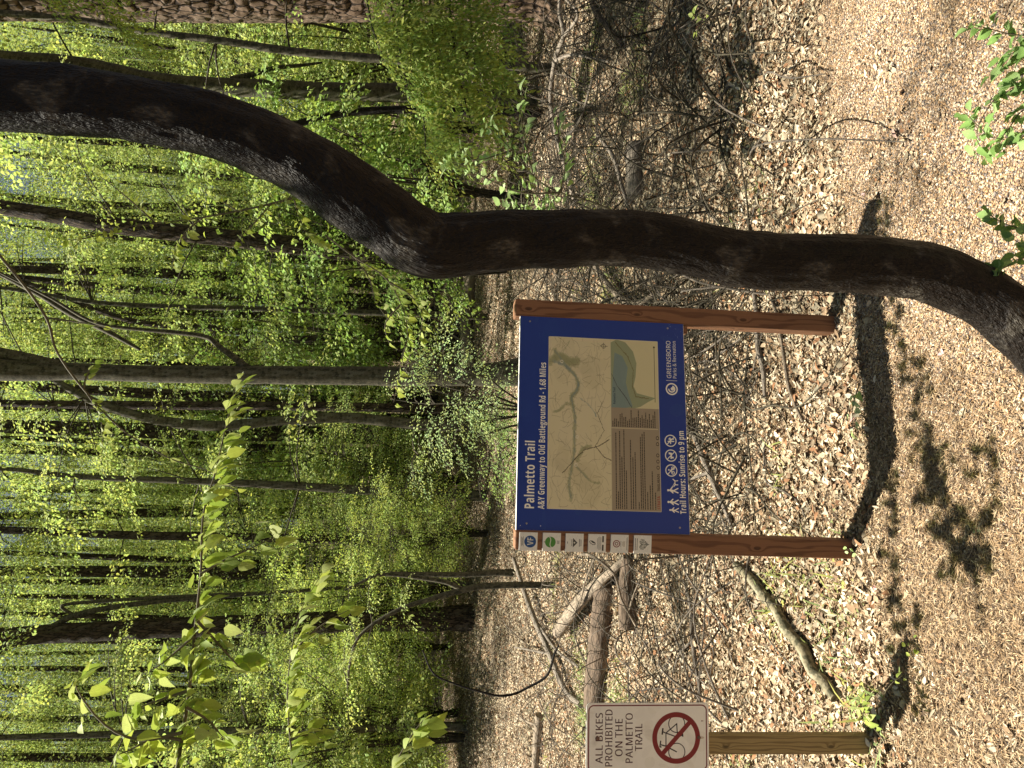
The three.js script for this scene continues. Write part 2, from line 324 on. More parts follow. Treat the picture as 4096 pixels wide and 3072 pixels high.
// pebbles and shredded needles of the path: small clumps, many copies
const litterMat = new THREE.MeshStandardMaterial({ vertexColors: true, roughness: 0.9, side: THREE.DoubleSide });
const normalAt = (x, z) => V(terrain(x - 0.1, z) - terrain(x + 0.1, z), 0.2, terrain(x, z - 0.1) - terrain(x, z + 0.1)).normalize();
function onGround(x, z, lift, s) {
  const q = new THREE.Quaternion().setFromUnitVectors(V(0, 1, 0), normalAt(x, z)).multiply(new THREE.Quaternion().setFromAxisAngle(V(0, 1, 0), rr(0, 6.28)));
  return new THREE.Matrix4().compose(V(x, terrain(x, z) + lift, z), q, V(s, s, s));
}
const inView = (x, z, m = 0.5) => Math.abs(x) < -z * 0.56 + m;
{
  const stones = [0, 1, 2].map(() => { const g = new THREE.IcosahedronGeometry(1, 0), p = g.attributes.position; const sx = rr(0.7, 1), sy = rr(0.45, 0.7); for (let i = 0; i < p.count; i++) { const k = 0.85 + 0.3 * lattice(Math.round(p.getX(i) * 9), Math.round(p.getY(i) * 9 + p.getZ(i) * 31), 5); p.setXYZ(i, p.getX(i) * k * sx, p.getY(i) * k * sy, p.getZ(i) * k); } g.computeVertexNormals(); g.setIndex([...Array(p.count).keys()]); return g; });
  const tones = [[0.42, 0.29, 0.18], [0.36, 0.235, 0.135], [0.28, 0.195, 0.13], [0.52, 0.4, 0.28], [0.22, 0.15, 0.095], [0.07, 0.06, 0.055], [0.44, 0.27, 0.13], [0.2, 0.17, 0.15], [0.66, 0.55, 0.4]];
  const clumps = [];
  for (let k = 0; k < 5; k++) {
    const L = new Leaves();
    for (let i = 0; i < 64; i++) { const a = rr(0, 6.28), r = 0.11 * Math.sqrt(rnd()), s = 0.002 + 0.0035 * Math.pow(rnd(), 1.8), c = pick(tones), v = rr(0.75, 1.2); L.add(pick(stones), T(Math.cos(a) * r, s * 0.2, Math.sin(a) * r, rr(-.4, .4), rr(0, 6), rr(-.4, .4), s), c.map((q) => q * v)); }
    clumps.push(L.build());
  }
  const lists = clumps.map(() => []);
  for (let i = 0; i < 9000; i++) {
    const z = rr(-3.9, -1.3), x = rr(-2.4, 2.8); if (!inView(x, z, 0.4)) continue;
    const inside = edgeZ(x) - z; if (inside > rr(-0.22, 0.05) || rnd() < sstep(-0.2 - x, 0, 1.2) * 0.55) continue;
    lists[i % 5].push([onGround(x, z, 0.009, rr(0.8, 1.15)), Array(3).fill(rr(0.8, 1.15))]);
  }
  const gv = thing('path_gravel', 'fine tan and grey gravel covering the walking path', 'gravel'); gv.userData.kind = 'stuff';
  lists.forEach((l, k) => copies(gv, 'gravel', clumps[k], litterMat, l));
  // needles and shreds
  const bits = [];
  for (let k = 0; k < 4; k++) {
    const L = new Leaves(), strip = leafShape({ w: 0.05, fold: 0.3, curl: 0.05, sec: 1, stalk: 0 });
    for (let i = 0; i < 70; i++) { const a = rr(0, 6.28), r = 0.17 * Math.sqrt(rnd()), v = rr(0.6, 1.3), c = pick([[0.3, 0.195, 0.1], [0.36, 0.25, 0.135], [0.18, 0.115, 0.06], [0.48, 0.37, 0.23], [0.09, 0.06, 0.035]]); L.add(strip, T(Math.cos(a) * r, rr(0.001, 0.012), Math.sin(a) * r, rr(-1, 1), rr(0, 6.28), rr(-.15, .15), rr(0.01, 0.04), 0.03, rr(0.03, 0.075)), c.map((q) => q * v)); }
    bits.push(L.build());
  }
  const bl = bits.map(() => []);
  for (let i = 0; i < 10000; i++) {
    const z = rr(-4.4, -1.3), x = rr(-2.6, 2.6); if (!inView(x, z, 0.4)) continue;
    const left = sstep(0.5 - x, 0, 1.1), near = sstep(z - edgeZ(x), 0.5, 0.0);
    if (rnd() > 0.06 + 0.85 * left + 0.2 * near) continue;
    bl[i % 4].push([onGround(x, z, 0.012, 1), Array(3).fill(rr(0.75, 1.2))]);
  }
  const nd = thing('needle_litter', 'brown pine needles and wood shreds strewn over the path', 'needle litter'); nd.userData.kind = 'stuff';
  bl.forEach((l, k) => copies(nd, 'needles', bits[k], litterMat, l));
}
// dry leaves of the forest floor
const dryTones = [[0.46, 0.35, 0.22], [0.36, 0.26, 0.16], [0.26, 0.175, 0.1], [0.56, 0.46, 0.32], [0.17, 0.11, 0.065], [0.62, 0.54, 0.4], [0.32, 0.26, 0.17], [0.26, 0.13, 0.06], [0.4, 0.34, 0.23], [0.12, 0.085, 0.055], [0.48, 0.38, 0.25]];
const dryShapes = [leafShape({ w: 0.5, fold: 0.35, curl: 0.2, sec: 3, wave: 0.05 }), leafShape({ w: 0.42, fold: 0.8, curl: 0.4, sec: 3, wave: 0.04 }), leafShape({ w: 0.6, fold: 0.15, curl: -0.3, sec: 3, wave: 0.09, twist: 0.3 }), leafShape({ w: 0.34, fold: 0.9, curl: -0.2, sec: 3, twist: 0.5 }), leafShape({ w: 0.7, fold: 0.1, curl: 0.35, sec: 4, wide: 0.55, wave: 0.1 })];
{
  const patches = [];
  for (let k = 0; k < 8; k++) {
    const L = new Leaves();
    for (let i = 0; i < 54; i++) { const a = rr(0, 6.28), r = 0.19 * Math.sqrt(rnd()), v = rr(0.7, 1.25), s = rnd() < 0.02 ? rr(0.05, 0.075) : 0.016 + 0.03 * rnd() * rnd() + rr(0, 0.012); L.add(pick(dryShapes), T(Math.cos(a) * r, rr(0.002, i % 4 ? 0.014 : 0.026), Math.sin(a) * r, gauss() * (i % 4 ? 0.32 : 0.8), rr(0, 6.28), gauss() * (i % 4 ? 0.25 : 0.7), s, s * 0.8, s * rr(0.6, 1.1)), pick(dryTones).map((q) => q * v)); }
    patches.push(L.build());
  }
  const near = patches.map(() => []), far = patches.map(() => []);
  let k = 0;
  const put = (list, x, z, s) => { const t = rr(0.75, 1.15) * (1 + 0.3 * n3(x * 0.9, z * 0.9, 31) + 0.25 * n3(x * 2.6, z * 2.6, 12)), wm = rr(-0.05, 0.05); list[k++ % 8].push([onGround(x, z, 0.006, s), [t * (1 + wm), t, t * (1 - wm)]]); };
  for (let i = 0; i < 36000; i++) {
    const z = rr(-9.5, -1.6), x = rr(-6, 6); if (!inView(x, z, 0.6)) continue;
    const out = edgeZ(x) - z;                                   // over 0: on the forest side
    const keep = out > 0 ? 1 : 0.006 + 0.4 * sstep(out, -0.1, 0) + 0.22 * sstep(-0.3 - x, 0, 1.0) + 0.2 * sstep(z, -2.3, -1.7) * sstep(x, 0.3, 1.2);
    if (rnd() < keep) put(near, x, z, out > 0 ? rr(0.8, 1.15) : rr(0.55, 0.9));
  }
  for (let i = 0; i < 16000; i++) { const z = rr(-24, -9), x = rr(-14, 14); if (inView(x, z, 1)) put(far, x, z, rr(1, 1.5)); }
  for (let i = 0; i < 9000; i++) { const z = rr(-50, -24), x = rr(-30, 30); if (inView(x, z, 1)) put(far, x, z, rr(1.6, 2.4)); }
  const lf = thing('leaf_litter', 'pale dry leaves covering the forest floor behind the signs', 'leaf litter'); lf.userData.kind = 'stuff';
  near.forEach((l, j) => copies(lf, 'leaves', patches[j], litterMat, l)); far.forEach((l, j) => copies(lf, 'leaves', patches[j], litterMat, l));
}

// ---------------------------------------------------------------- the trail map sign
function canvas(w, h) { const c = document.createElement('canvas'); c.width = w; c.height = h; return [c, c.getContext('2d')]; }
function printMaterial(c, rough = 0.5) { const t = new THREE.CanvasTexture(c); t.colorSpace = THREE.SRGBColorSpace; return new THREE.MeshStandardMaterial({ map: t, roughness: rough }); }
function text(g, s, x, y, w, h, font, color) {      // s fitted to the box whose left end and base line are (x, y), w wide, capitals h high
  g.save(); g.font = font.replace('SIZE', '100px'); g.fillStyle = color; g.textBaseline = 'alphabetic'; g.textAlign = 'left';
  const m = g.measureText(s).width; g.translate(x, y); g.scale(w / m, h / 72); g.fillText(s, 0, 0); g.restore();
}
function woodMaterial(base, dark, s, rings = 7) {
  const map = dataTex(256, 1024, (u, v) => {
    const w = fbm(u, v, 3, 3, 3, s) * 0.5 + 0.06 * fbm(u, v, 6, 12, 2, s + 4), kx = u - 0.45, ky = (v % 0.5) - 0.27, kn = Math.exp(-(kx * kx * 90 + ky * ky * 1500));
    const g = 0.5 + 0.5 * Math.sin((u * rings + w * 5 + kn * 1.5) * 6.283), f = fbm(u, v, 90, 8, 3, s + 9);
    let c = mixc(base, dark, sstep(g, 0.55, 1) * 0.65 + 0.3 * f); c = mixc(c, dark.map((q) => q * 0.4), sstep(kn, 0.5, 0.95) * 0.8);
    return lin(c);
  }, true);
  const bump = dataTex(128, 512, (u, v) => { const f = fbm(u, v, 60, 6, 3, s + 9); return [f, f, f]; });
  return new THREE.MeshStandardMaterial({ map, bumpMap: bump, bumpScale: 0.0015, roughness: 0.85 });
}
const redWood = woodMaterial([0.27, 0.13, 0.06], [0.12, 0.05, 0.022], 301, 3), yellowWood = woodMaterial([0.36, 0.265, 0.11], [0.16, 0.105, 0.038], 401, 6);
{
  const footL = groundAt(3418, 2192), footR = groundAt(3345, 1305);
  const dL = depthOf(footL), dR = depthOf(footR);
  const topL = at(2060, 2165, dL), topR = at(2060, 1236, dR);
  const axis = V(footR.x - footL.x, 0, footR.z - footL.z), span = axis.length(), yaw = -Math.atan2(axis.z, axis.x);
  const mm = dL / FOCAL, PW = 74 * mm, PD = 74 * mm, H = above(footL, 2055);
  const s = thing('trail_map_sign', 'blue trail map board held between two brown wooden posts', 'information sign', footL.clone());
  s.rotation.y = yaw;
  const uvBox = (g) => { const p = g.attributes.position, n = g.attributes.normal, u = g.attributes.uv; for (let i = 0; i < p.count; i++) { const ax = Math.abs(n.getX(i)) > 0.7; u.setXY(i, (ax ? p.getZ(i) : p.getX(i)) / 0.1 + (ax ? 0.37 : 0.5), p.getY(i) / 0.9); } return g; };
  const post = (x, lean, turn, top) => { const m = part(s, 'post', uvBox(new RoundedBoxGeometry(PW, top + 0.12, PD, 3, 0.0085)), redWood); m.position.set(x, top / 2 - 0.06, 0); m.rotation.set(0, turn, lean); return m; };
  const pl = post(0, -Math.atan2(0.004, H), -0.2, H), pr = post(span, 0, -0.06, above(footR, 2055));
  const gap = span - PW, bx0 = PW / 2 - 0.004, bw = gap + 0.008, bh = H - (footL.y < 9 ? 0 : 0), hB = H - above(footL, 2748), yT = H - 0.004, front = PD / 2 - 0.004;
  const blue = new THREE.MeshStandardMaterial({ color: new THREE.Color().setRGB(0.005, 0.02, 0.11), roughness: 0.42 });
  const board = part(s, 'board', new RoundedBoxGeometry(bw, hB, 0.02, 2, 0.002), new THREE.MeshStandardMaterial({ color: new THREE.Color().setRGB(0.72, 0.72, 0.68), roughness: 0.6 }));
  board.position.set(bx0 + bw / 2, yT - hB / 2, front - 0.012);
  // wood scrap at the lower right corner of the board
  const scrap = part(s, 'corner_block', new RoundedBoxGeometry(0.03, 0.02, 0.03, 2, 0.003), redWood); scrap.position.set(span - PW / 2 - 0.02, yT - hB - 0.008, front - 0.02);
  // the print
  const W = 1664, Hh = Math.round(W * hB / bw), [c, g] = canvas(W, Hh);
  const X = (u) => u * W, Y = (v) => v * Hh;
  g.fillStyle = '#06358c'; g.fillRect(0, 0, W, Hh);
  for (let i = 0; i < 60; i++) { g.fillStyle = `rgba(${rnd() < 0.5 ? '100,130,190' : '0,10,40'},${rr(0.02, 0.07)})`; g.fillRect(rr(0, W), rr(0, Hh), rr(20, 260), rr(1, 4)); }
  const cream = '#fbf6e2';
  text(g, 'Palmetto Trail', X(0.092), Y(0.099), X(0.312), Y(0.056), 'bold SIZE sans-serif', cream);
  text(g, 'A&Y Greenway to Old Battleground Rd - 1.68 Miles', X(0.094), Y(0.157), X(0.68), Y(0.037), 'bold SIZE sans-serif', cream);
  g.fillStyle = cream; g.fillRect(X(0.018), Y(0.02), 5, 5); g.fillRect(X(0.018), Y(0.135), 6, 6);
  // map sheet
  const m0 = X(0.096), m1 = X(0.903), n0 = Y(0.172), n1 = Y(0.838), mw = m1 - m0, mh = n1 - n0;
  g.save(); g.beginPath(); g.roundRect(m0, n0, mw, mh, 10); g.clip(); g.translate(m0, n0); g.scale(mw, mh);
  g.fillStyle = '#ddd2a6'; g.fillRect(0, 0, 1, 1);
  for (let i = 0; i < 26; i++) { g.fillStyle = `rgba(${rnd() < 0.5 ? '225,215,175' : '176,166,126'},0.12)`; g.beginPath(); g.ellipse(rnd(), rnd() * 0.56, rr(.05, .2), rr(.03, .1), rr(0, 3), 0, 7); g.fill(); }
  const wob = (pts, w, col, jit) => { g.strokeStyle = col; g.lineCap = 'round'; g.lineJoin = 'round'; for (let k = 0; k < pts.length - 1; k++) { const [x0, y0] = pts[k], [x1, y1] = pts[k + 1]; for (let i = 0; i < 6; i++) { g.lineWidth = w * rr(0.6, 1.4); g.beginPath(); g.moveTo(lerp(x0, x1, i / 6) + gauss() * jit, lerp(y0, y1, i / 6) + gauss() * jit); g.lineTo(lerp(x0, x1, (i + 1.3) / 6) + gauss() * jit, lerp(y0, y1, (i + 1.3) / 6) + gauss() * jit); g.stroke(); } } };
  const lake = [[0.06, 0.21], [0.14, 0.19], [0.24, 0.215], [0.33, 0.235], [0.42, 0.235], [0.52, 0.24], [0.6, 0.22], [0.64, 0.21], [0.68, 0.255], [0.72, 0.27], [0.77, 0.24], [0.81, 0.18], [0.87, 0.11], [0.92, 0.05]];
  const patchy = (pts, w, cols) => { const c = new THREE.CatmullRomCurve3(pts.map(([x, y]) => V(x, y, 0))), n = Math.ceil(c.getLength() * 260); for (let k = 0; k < n; k++) { const p = c.getPoint(k / n), r = w * rr(0.25, 0.8); g.fillStyle = pick(cols); g.beginPath(); for (let q = 0; q < 7; q++) { const t = q / 7 * 6.283, R = r * rr(0.5, 1.25); g.lineTo(p.x + gauss() * w * 0.25 + Math.cos(t) * R * 0.8, p.y + gauss() * w * 0.25 + Math.sin(t) * R); } g.fill(); } };
  const belt = ['rgba(158,158,112,0.35)', 'rgba(146,150,106,0.3)', 'rgba(168,164,120,0.3)'], water = ['rgba(136,150,134,0.35)', 'rgba(126,142,134,0.3)', 'rgba(148,156,134,0.3)'];
  for (const [p, w] of [[lake, 0.03], [[[0.84, 0.0], [0.88, 0.1], [0.85, 0.2], [0.86, 0.27]], 0.05], [[[0.9, 0.12], [0.95, 0.17], [0.98, 0.19]], 0.01], [[[0.27, 0.26], [0.34, 0.31], [0.36, 0.38]], 0.028], [[[0.55, 0.05], [0.56, 0.1], [0.6, 0.16], [0.6, 0.21]], 0.02], [[[0.24, 0.25], [0.2, 0.32], [0.16, 0.38], [0.15, 0.46]], 0.016]]) patchy(p, w, belt);
  for (const [p, w] of [[lake, 0.016], [[[0.64, 0.28], [0.6, 0.36], [0.55, 0.42], [0.53, 0.43]], 0.01], [[[0.24, 0.26], [0.2, 0.31], [0.17, 0.36]], 0.01], [[[0.85, 0.04], [0.83, 0.14], [0.8, 0.2]], 0.022]]) patchy(p, w, water);
  g.strokeStyle = 'rgba(96,84,56,0.55)';
  for (let i = 0; i < 260; i++) { g.lineWidth = rr(0.0008, 0.0018); let x = rnd(), y = rr(0, 0.55), a = rr(0, 6.3); g.beginPath(); g.moveTo(x, y); for (let k = 0; k < 5; k++) { a += gauss() * 0.5; x += Math.cos(a) * 0.014; y += Math.sin(a) * 0.016; g.lineTo(x, y); } g.stroke(); }
  wob([[0.2, 0.13], [0.25, 0.2], [0.29, 0.25], [0.34, 0.33], [0.36, 0.45], [0.4, 0.54]], 0.004, 'rgba(78,66,44,0.85)', 0.003); wob([[0.36, 0.42], [0.3, 0.5], [0.28, 0.57]], 0.004, 'rgba(78,66,44,0.8)', 0.003); wob([[0.36, 0.42], [0.45, 0.5], [0.55, 0.44], [0.62, 0.49]], 0.003, 'rgba(96,84,56,0.8)', 0.004);
  for (const [x, y] of [[0.25, 0.25], [0.41, 0.26], [0.85, 0.12]]) { g.strokeStyle = '#e6e0c8'; g.lineWidth = 0.004; g.beginPath(); g.ellipse(x, y, 0.008, 0.012, 0, 0, 7); g.stroke(); }
  g.strokeStyle = '#4a4330'; g.lineWidth = 0.003; g.beginPath(); g.ellipse(0.955, 0.5, 0.012, 0.018, 0, 0, 7); g.stroke(); g.beginPath(); g.moveTo(0.94, 0.5); g.lineTo(0.975, 0.5); g.moveTo(0.955, 0.47); g.lineTo(0.955, 0.535); g.stroke();
  g.fillStyle = '#a3957a'; g.fillRect(0, 0.565, 0.59, 0.435); g.fillStyle = '#cfc39a'; g.fillRect(0.468, 0.565, 0.005, 0.42); g.fillRect(0, 0.562, 1, 0.004);
  const line = (x, y, w) => { g.fillStyle = 'rgba(38,27,16,0.8)'; for (let q = x; q < x + w;) { const k = rr(0.004, 0.016); g.fillRect(q, y, Math.min(k, x + w - q), 0.0085); q += k + 0.002; } };
  [[.6, .44], [.618, .1], [.634, .45], [.652, .3], [.672, .46], [.69, .22], [.73, .4], [.75, .3], [.77, .33], [.8, .04], [.82, .42], [.836, .44], [.854, .45], [.876, .1], [.9, .14], [.92, .22], [.945, .1]].forEach(([y, w]) => line(0.012, y, w * 0.98));
  for (let i = 0; i < 24; i++) { const y = 0.575 + i * 0.0165; line(0.478, y, rr(0.025, 0.085) + (i > 9 ? 0.015 : 0)); }
  text(g, 'STRATA', 0.014, 0.99, 0.075, 0.025, 'bold SIZE sans-serif', '#9c3522'); text(g, 'TRAILHEADS', 0.115, 0.99, 0.1, 0.022, 'bold SIZE sans-serif', '#33261a');
  for (let i = 0; i < 5; i++) { g.strokeStyle = '#33261a'; g.lineWidth = 0.004; g.beginPath(); g.ellipse(0.25 + i * 0.035 + (i > 2 ? 0.03 : 0), 0.978, 0.009, 0.012, 0, 0, 7); g.stroke(); }
  g.fillStyle = '#d8cf9f'; g.fillRect(0.59, 0.566, 0.41, 0.434);
  g.fillStyle = '#98a079'; g.beginPath(); [[0.59, 0.566], [0.98, 0.566], [1, 0.62], [0.985, 0.7], [0.93, 0.77], [0.86, 0.8], [0.78, 0.79], [0.72, 0.77], [0.68, 0.8], [0.66, 0.93], [0.655, 0.97], [0.63, 0.9], [0.6, 0.83], [0.59, 0.78]].forEach(([x, y], i) => i ? g.lineTo(x, y) : g.moveTo(x, y)); g.fill();
  g.fillStyle = '#7f9389'; g.beginPath(); [[0.59, 0.566], [0.7, 0.575], [0.84, 0.59], [0.92, 0.6], [0.9, 0.67], [0.83, 0.72], [0.74, 0.7], [0.66, 0.73], [0.6, 0.76], [0.59, 0.7]].forEach(([x, y], i) => i ? g.lineTo(x, y) : g.moveTo(x, y)); g.fill();
  wob([[0.98, 0.61], [0.9, 0.72], [0.82, 0.77], [0.72, 0.76], [0.66, 0.79], [0.65, 0.9]], 0.005, 'rgba(120,110,60,0.8)', 0.003); wob([[0.79, 0.57], [0.72, 0.62], [0.65, 0.7], [0.595, 0.75]], 0.004, 'rgba(70,74,70,0.9)', 0.001);
  text(g, 'Palmetto Trail', 0.61, 0.605, 0.1, 0.02, 'bold SIZE sans-serif', '#2c3f4c'); g.fillStyle = '#2b261b'; g.fillRect(0.63, 0.963, 0.33, 0.004); g.beginPath(); g.ellipse(0.962, 0.965, 0.006, 0.008, 0, 0, 7); g.fill();
  g.restore();
  g.strokeStyle = 'rgba(240,232,205,0.8)'; g.lineWidth = 3; g.strokeRect(m0 + 2, n0 + 2, mw - 4, mh - 4);
  // figures: two hikers, a person with a dog
  const man = (x, y, h, k) => { g.strokeStyle = g.fillStyle = cream; g.lineCap = 'round'; g.lineWidth = h * 0.13; g.beginPath(); g.arc(x, y - h * 0.88, h * 0.1, 0, 7); g.fill(); g.beginPath(); g.lineWidth = h * 0.19; g.moveTo(x, y - h * 0.7); g.lineTo(x - h * 0.04, y - h * 0.45); g.stroke(); g.lineWidth = h * 0.11; g.beginPath(); g.moveTo(x - h * 0.2, y); g.lineTo(x - h * 0.04, y - h * 0.42); g.lineTo(x + h * 0.18, y); g.moveTo(x - h * 0.22, y - h * 0.45); g.lineTo(x, y - h * 0.72); g.lineTo(x + h * 0.24 * k, y - h * 0.48); g.stroke(); };
  const bs = Y(0.938), fh = Y(0.066); man(X(0.107), bs, fh * 0.85, 1); man(X(0.143), bs, fh, 1); man(X(0.196), bs, fh, 1.3);
  g.lineWidth = 4; g.beginPath(); g.moveTo(X(0.212), bs - fh * 0.5); g.lineTo(X(0.23), bs - fh * 0.3); g.stroke();
  g.lineWidth = 8; g.beginPath(); g.moveTo(X(0.222), bs - fh * 0.25); g.lineTo(X(0.24), bs - fh * 0.25); g.lineTo(X(0.247), bs - fh * 0.42); g.moveTo(X(0.222), bs - fh * 0.25); g.lineTo(X(0.222), bs); g.moveTo(X(0.239), bs - fh * 0.25); g.lineTo(X(0.241), bs); g.moveTo(X(0.222), bs - fh * 0.25); g.lineTo(X(0.214), bs - fh * 0.36); g.stroke();
  [0.287, 0.356, 0.425].forEach((u, k) => {
    const x = X(u), y = Y(0.902), r = X(0.026); g.lineWidth = 8; g.strokeStyle = cream; g.beginPath(); g.arc(x, y, r, 0, 7); g.stroke(); g.fillStyle = cream;
    if (k === 0) { g.lineWidth = 6; for (const q of [-1, 1]) { g.beginPath(); g.arc(x + q * r * 0.4, y + r * 0.3, r * 0.25, 0, 7); g.stroke(); } g.beginPath(); g.moveTo(x - r * .4, y + r * .25); g.lineTo(x, y - r * .2); g.lineTo(x + r * .4, y + r * .3); g.stroke(); g.beginPath(); g.arc(x + 4, y - r * .45, r * .15, 0, 7); g.fill(); }
    if (k === 1) { g.fillRect(x - r * .6, y - r * .1, r * 1.1, r * .3); g.fillRect(x - r * .5, y, r * .3, r * .5); g.fillRect(x + r * .2, y - r * .4, r * .35, r * .35); }
    if (k === 2) { g.lineWidth = 9; g.beginPath(); g.moveTo(x - r * .1, y - r * .45); g.lineTo(x - r * .1, y + r * .6); g.moveTo(x + r * .3, y - r * .3); g.lineTo(x + r * .3, y + r * .55); g.moveTo(x - r * .5, y); g.lineTo(x + r * .5, y - r * .1); g.stroke(); }
    g.lineWidth = 7; g.beginPath(); g.moveTo(x - r * .7, y - r * .7); g.lineTo(x + r * .7, y + r * .7); g.stroke();
  });
  text(g, 'Trail Hours: Sunrise to 9 pm', X(0.09), Y(0.984), X(0.385), Y(0.036), 'bold SIZE sans-serif', cream);
  { const x = X(0.672), y = Y(0.918), r = X(0.026); g.strokeStyle = g.fillStyle = cream; g.lineWidth = 11; g.beginPath(); g.arc(x, y, r, 0, 7); g.stroke(); g.beginPath(); g.arc(x, y, r * 0.55, 0.4, 4.6); g.stroke(); g.beginPath(); g.arc(x + r * .05, y + r * 0.12, r * 0.32, 0, 7); g.fill(); g.fillRect(X(0.712), Y(0.885), 3, Y(0.068)); }
  text(g, 'GREENSBORO', X(0.723), Y(0.917), X(0.187), Y(0.027), 'SIZE sans-serif', cream); text(g, 'Parks & Recreation', X(0.723), Y(0.95), X(0.187), Y(0.022), 'SIZE sans-serif', cream);
  for (let i = 0; i < 420; i++) { g.fillStyle = `rgba(215,205,180,${rr(0.04, 0.22)})`; g.beginPath(); g.arc(rr(0, W), Hh * (1 - Math.pow(rnd(), 1.8)), rr(0.6, 2.6), 0, 7); g.fill(); }
  for (let i = 0; i < 26; i++) { g.fillStyle = `rgba(190,180,150,${rr(0.02, 0.06)})`; g.beginPath(); g.ellipse(rr(0, W), rr(0, Hh), rr(20, 160), rr(10, 60), rr(-0.4, 0.4), 0, 7); g.fill(); }
  for (let i = 0; i < 22; i++) { g.strokeStyle = `rgba(210,212,220,${rr(0.1, 0.35)})`; g.lineWidth = rr(0.8, 1.8); let x = rr(0, W), y = rr(0, Hh); g.beginPath(); g.moveTo(x, y); g.lineTo(x + rr(-60, 60), y + rr(-25, 25)); g.stroke(); }
  for (let i = 0; i < 9; i++) { g.strokeStyle = 'rgba(220,220,225,0.5)'; g.lineWidth = rr(1, 2.5); const x = X(rr(0.93, 0.99)), y = Y(rr(0.9, 0.99)); g.beginPath(); g.moveTo(x, y); g.lineTo(x + rr(-30, 10), y + rr(-12, 12)); g.stroke(); }
  const face = part(board, 'printed_face', new THREE.PlaneGeometry(bw - 0.002, hB - 0.004), printMaterial(c, 0.45)); face.position.z = 0.0108;
  // the six plaques down the left post
  const pw = 70 * mm, plaques = [[2109, 'round blue emblem plaque'], [2201, 'round green emblem plaque'], [2291, 'dark triangle emblem plaque'], [2380, 'leaf and text plaque'], [2469, 'red ring emblem plaque'], [2560, 'heart of dots plaque']];
  plaques.forEach(([px, label], k) => {
    const [cv, q] = canvas(160, 160); q.fillStyle = '#e8e6d8'; q.fillRect(0, 0, 160, 160); const ink = '#3c3a34'; q.fillStyle = ink; q.strokeStyle = ink; q.lineCap = 'round';
    const rows = (y, n, w, dy = 8, h = 4, x = 80) => { for (let i = 0; i < n; i++) { const ww = w * rr(0.7, 1); for (let p = x - ww / 2; p < x + ww / 2;) { const d = rr(4, 12); q.fillRect(p, y + i * dy, Math.min(d, x + ww / 2 - p), h); p += d + 2; } } };
    if (k === 0) { rows(16, 3, 90); q.fillStyle = '#184a84'; q.beginPath(); q.arc(80, 96, 53, 0, 7); q.fill(); text(q, 'VF', 48, 124, 70, 54, 'bold SIZE sans-serif', '#d8d6c6'); }
    if (k === 1) { q.beginPath(); q.moveTo(80, 10); q.lineTo(80, 30); q.lineWidth = 5; q.stroke(); q.fillStyle = '#4b8d33'; q.beginPath(); q.arc(80, 68, 48, 0, 7); q.fill(); q.strokeStyle = '#d8d6c6'; q.lineWidth = 8; q.beginPath(); q.moveTo(34, 78); q.bezierCurveTo(66, 44, 90, 92, 127, 58); q.stroke(); q.fillStyle = ink; rows(128, 3, 34); }
    if (k === 2) { rows(14, 1, 18, 8, 5); rows(50, 2, 70, 7, 3); q.beginPath(); q.moveTo(38, 66); q.lineTo(122, 66); q.lineTo(80, 106); q.fill(); q.fillStyle = '#d8d6c6'; q.beginPath(); q.arc(80, 80, 8, 0, 7); q.fill(); q.fillStyle = ink; rows(122, 2, 76, 14, 6); }
    if (k === 3) { q.lineWidth = 5; q.beginPath(); q.ellipse(84, 38, 13, 28, 0.5, 0, 7); q.stroke(); q.beginPath(); q.ellipse(88, 46, 7, 22, 0.4, 0, 7); q.fill(); rows(82, 5, 120, 8, 3); q.fillRect(14, 126, 54, 15); q.fillRect(90, 126, 56, 15); }
    if (k === 4) { q.strokeStyle = '#7a2f25'; q.lineWidth = 8; q.beginPath(); q.arc(80, 52, 29, 0, 7); q.stroke(); q.fillStyle = '#8c564a'; for (let i = 0; i < 8; i++) { q.beginPath(); q.arc(80 + 13 * Math.cos(i * .785), 52 + 13 * Math.sin(i * .785), 5, 0, 7); q.fill(); } q.fillStyle = ink; rows(90, 1, 66); q.fillStyle = '#a5987c'; rows(106, 3, 50, 9, 5); q.fillStyle = ink; rows(143, 2, 136, 7, 3); }
    if (k === 5) { rows(10, 2, 136, 16, 6); q.fillStyle = '#55594d'; for (let i = 0; i < 900; i++) { const t = rr(0, 6.28), r = Math.sqrt(rnd()), x = 16 * Math.sin(t) ** 3, y = 13 * Math.cos(t) - 5 * Math.cos(2 * t) - 2 * Math.cos(3 * t) - Math.cos(4 * t); q.beginPath(); q.arc(80 + x * r * 3.1, 88 - y * r * 3.1, 1.8, 0, 7); if (i % 3) q.fill(); } }
    for (let i = 0; i < 40; i++) { q.fillStyle = 'rgba(90,80,60,0.06)'; q.fillRect(rr(0, 150), rr(0, 150), rr(2, 30), rr(1, 8)); }
    const pq = part(s, 'emblem_plaque', new RoundedBoxGeometry(pw, pw, 0.003, 1, 0.001), new THREE.MeshStandardMaterial({ color: new THREE.Color().setRGB(0.66, 0.65, 0.58), roughness: 0.5 }), label);
    const yy = above(footL, px); pq.rotation.y = -0.2;
    pq.position.set(-0.001, yy, 0).add(V(Math.sin(-0.2), 0, Math.cos(-0.2)).multiplyScalar(PD / 2 + 0.0012));
    const pf = part(pq, 'printed_face', new THREE.PlaneGeometry(pw - 0.002, pw - 0.002), printMaterial(cv, 0.5)); pf.position.z = 0.0019;
  });
  for (const [u, v] of [[0.03, 0.06], [0.97, 0.06], [0.03, 0.94], [0.97, 0.9]]) { const b = part(board, 'screw', new THREE.CylinderGeometry(0.004, 0.004, 0.002, 10), new THREE.MeshStandardMaterial({ color: new THREE.Color().setRGB(0.3, 0.3, 0.3), metalness: 0.8, roughness: 0.4 })); b.rotation.x = Math.PI / 2; b.position.set((u - 0.5) * bw, (0.5 - v) * hB, 0.012); }
}
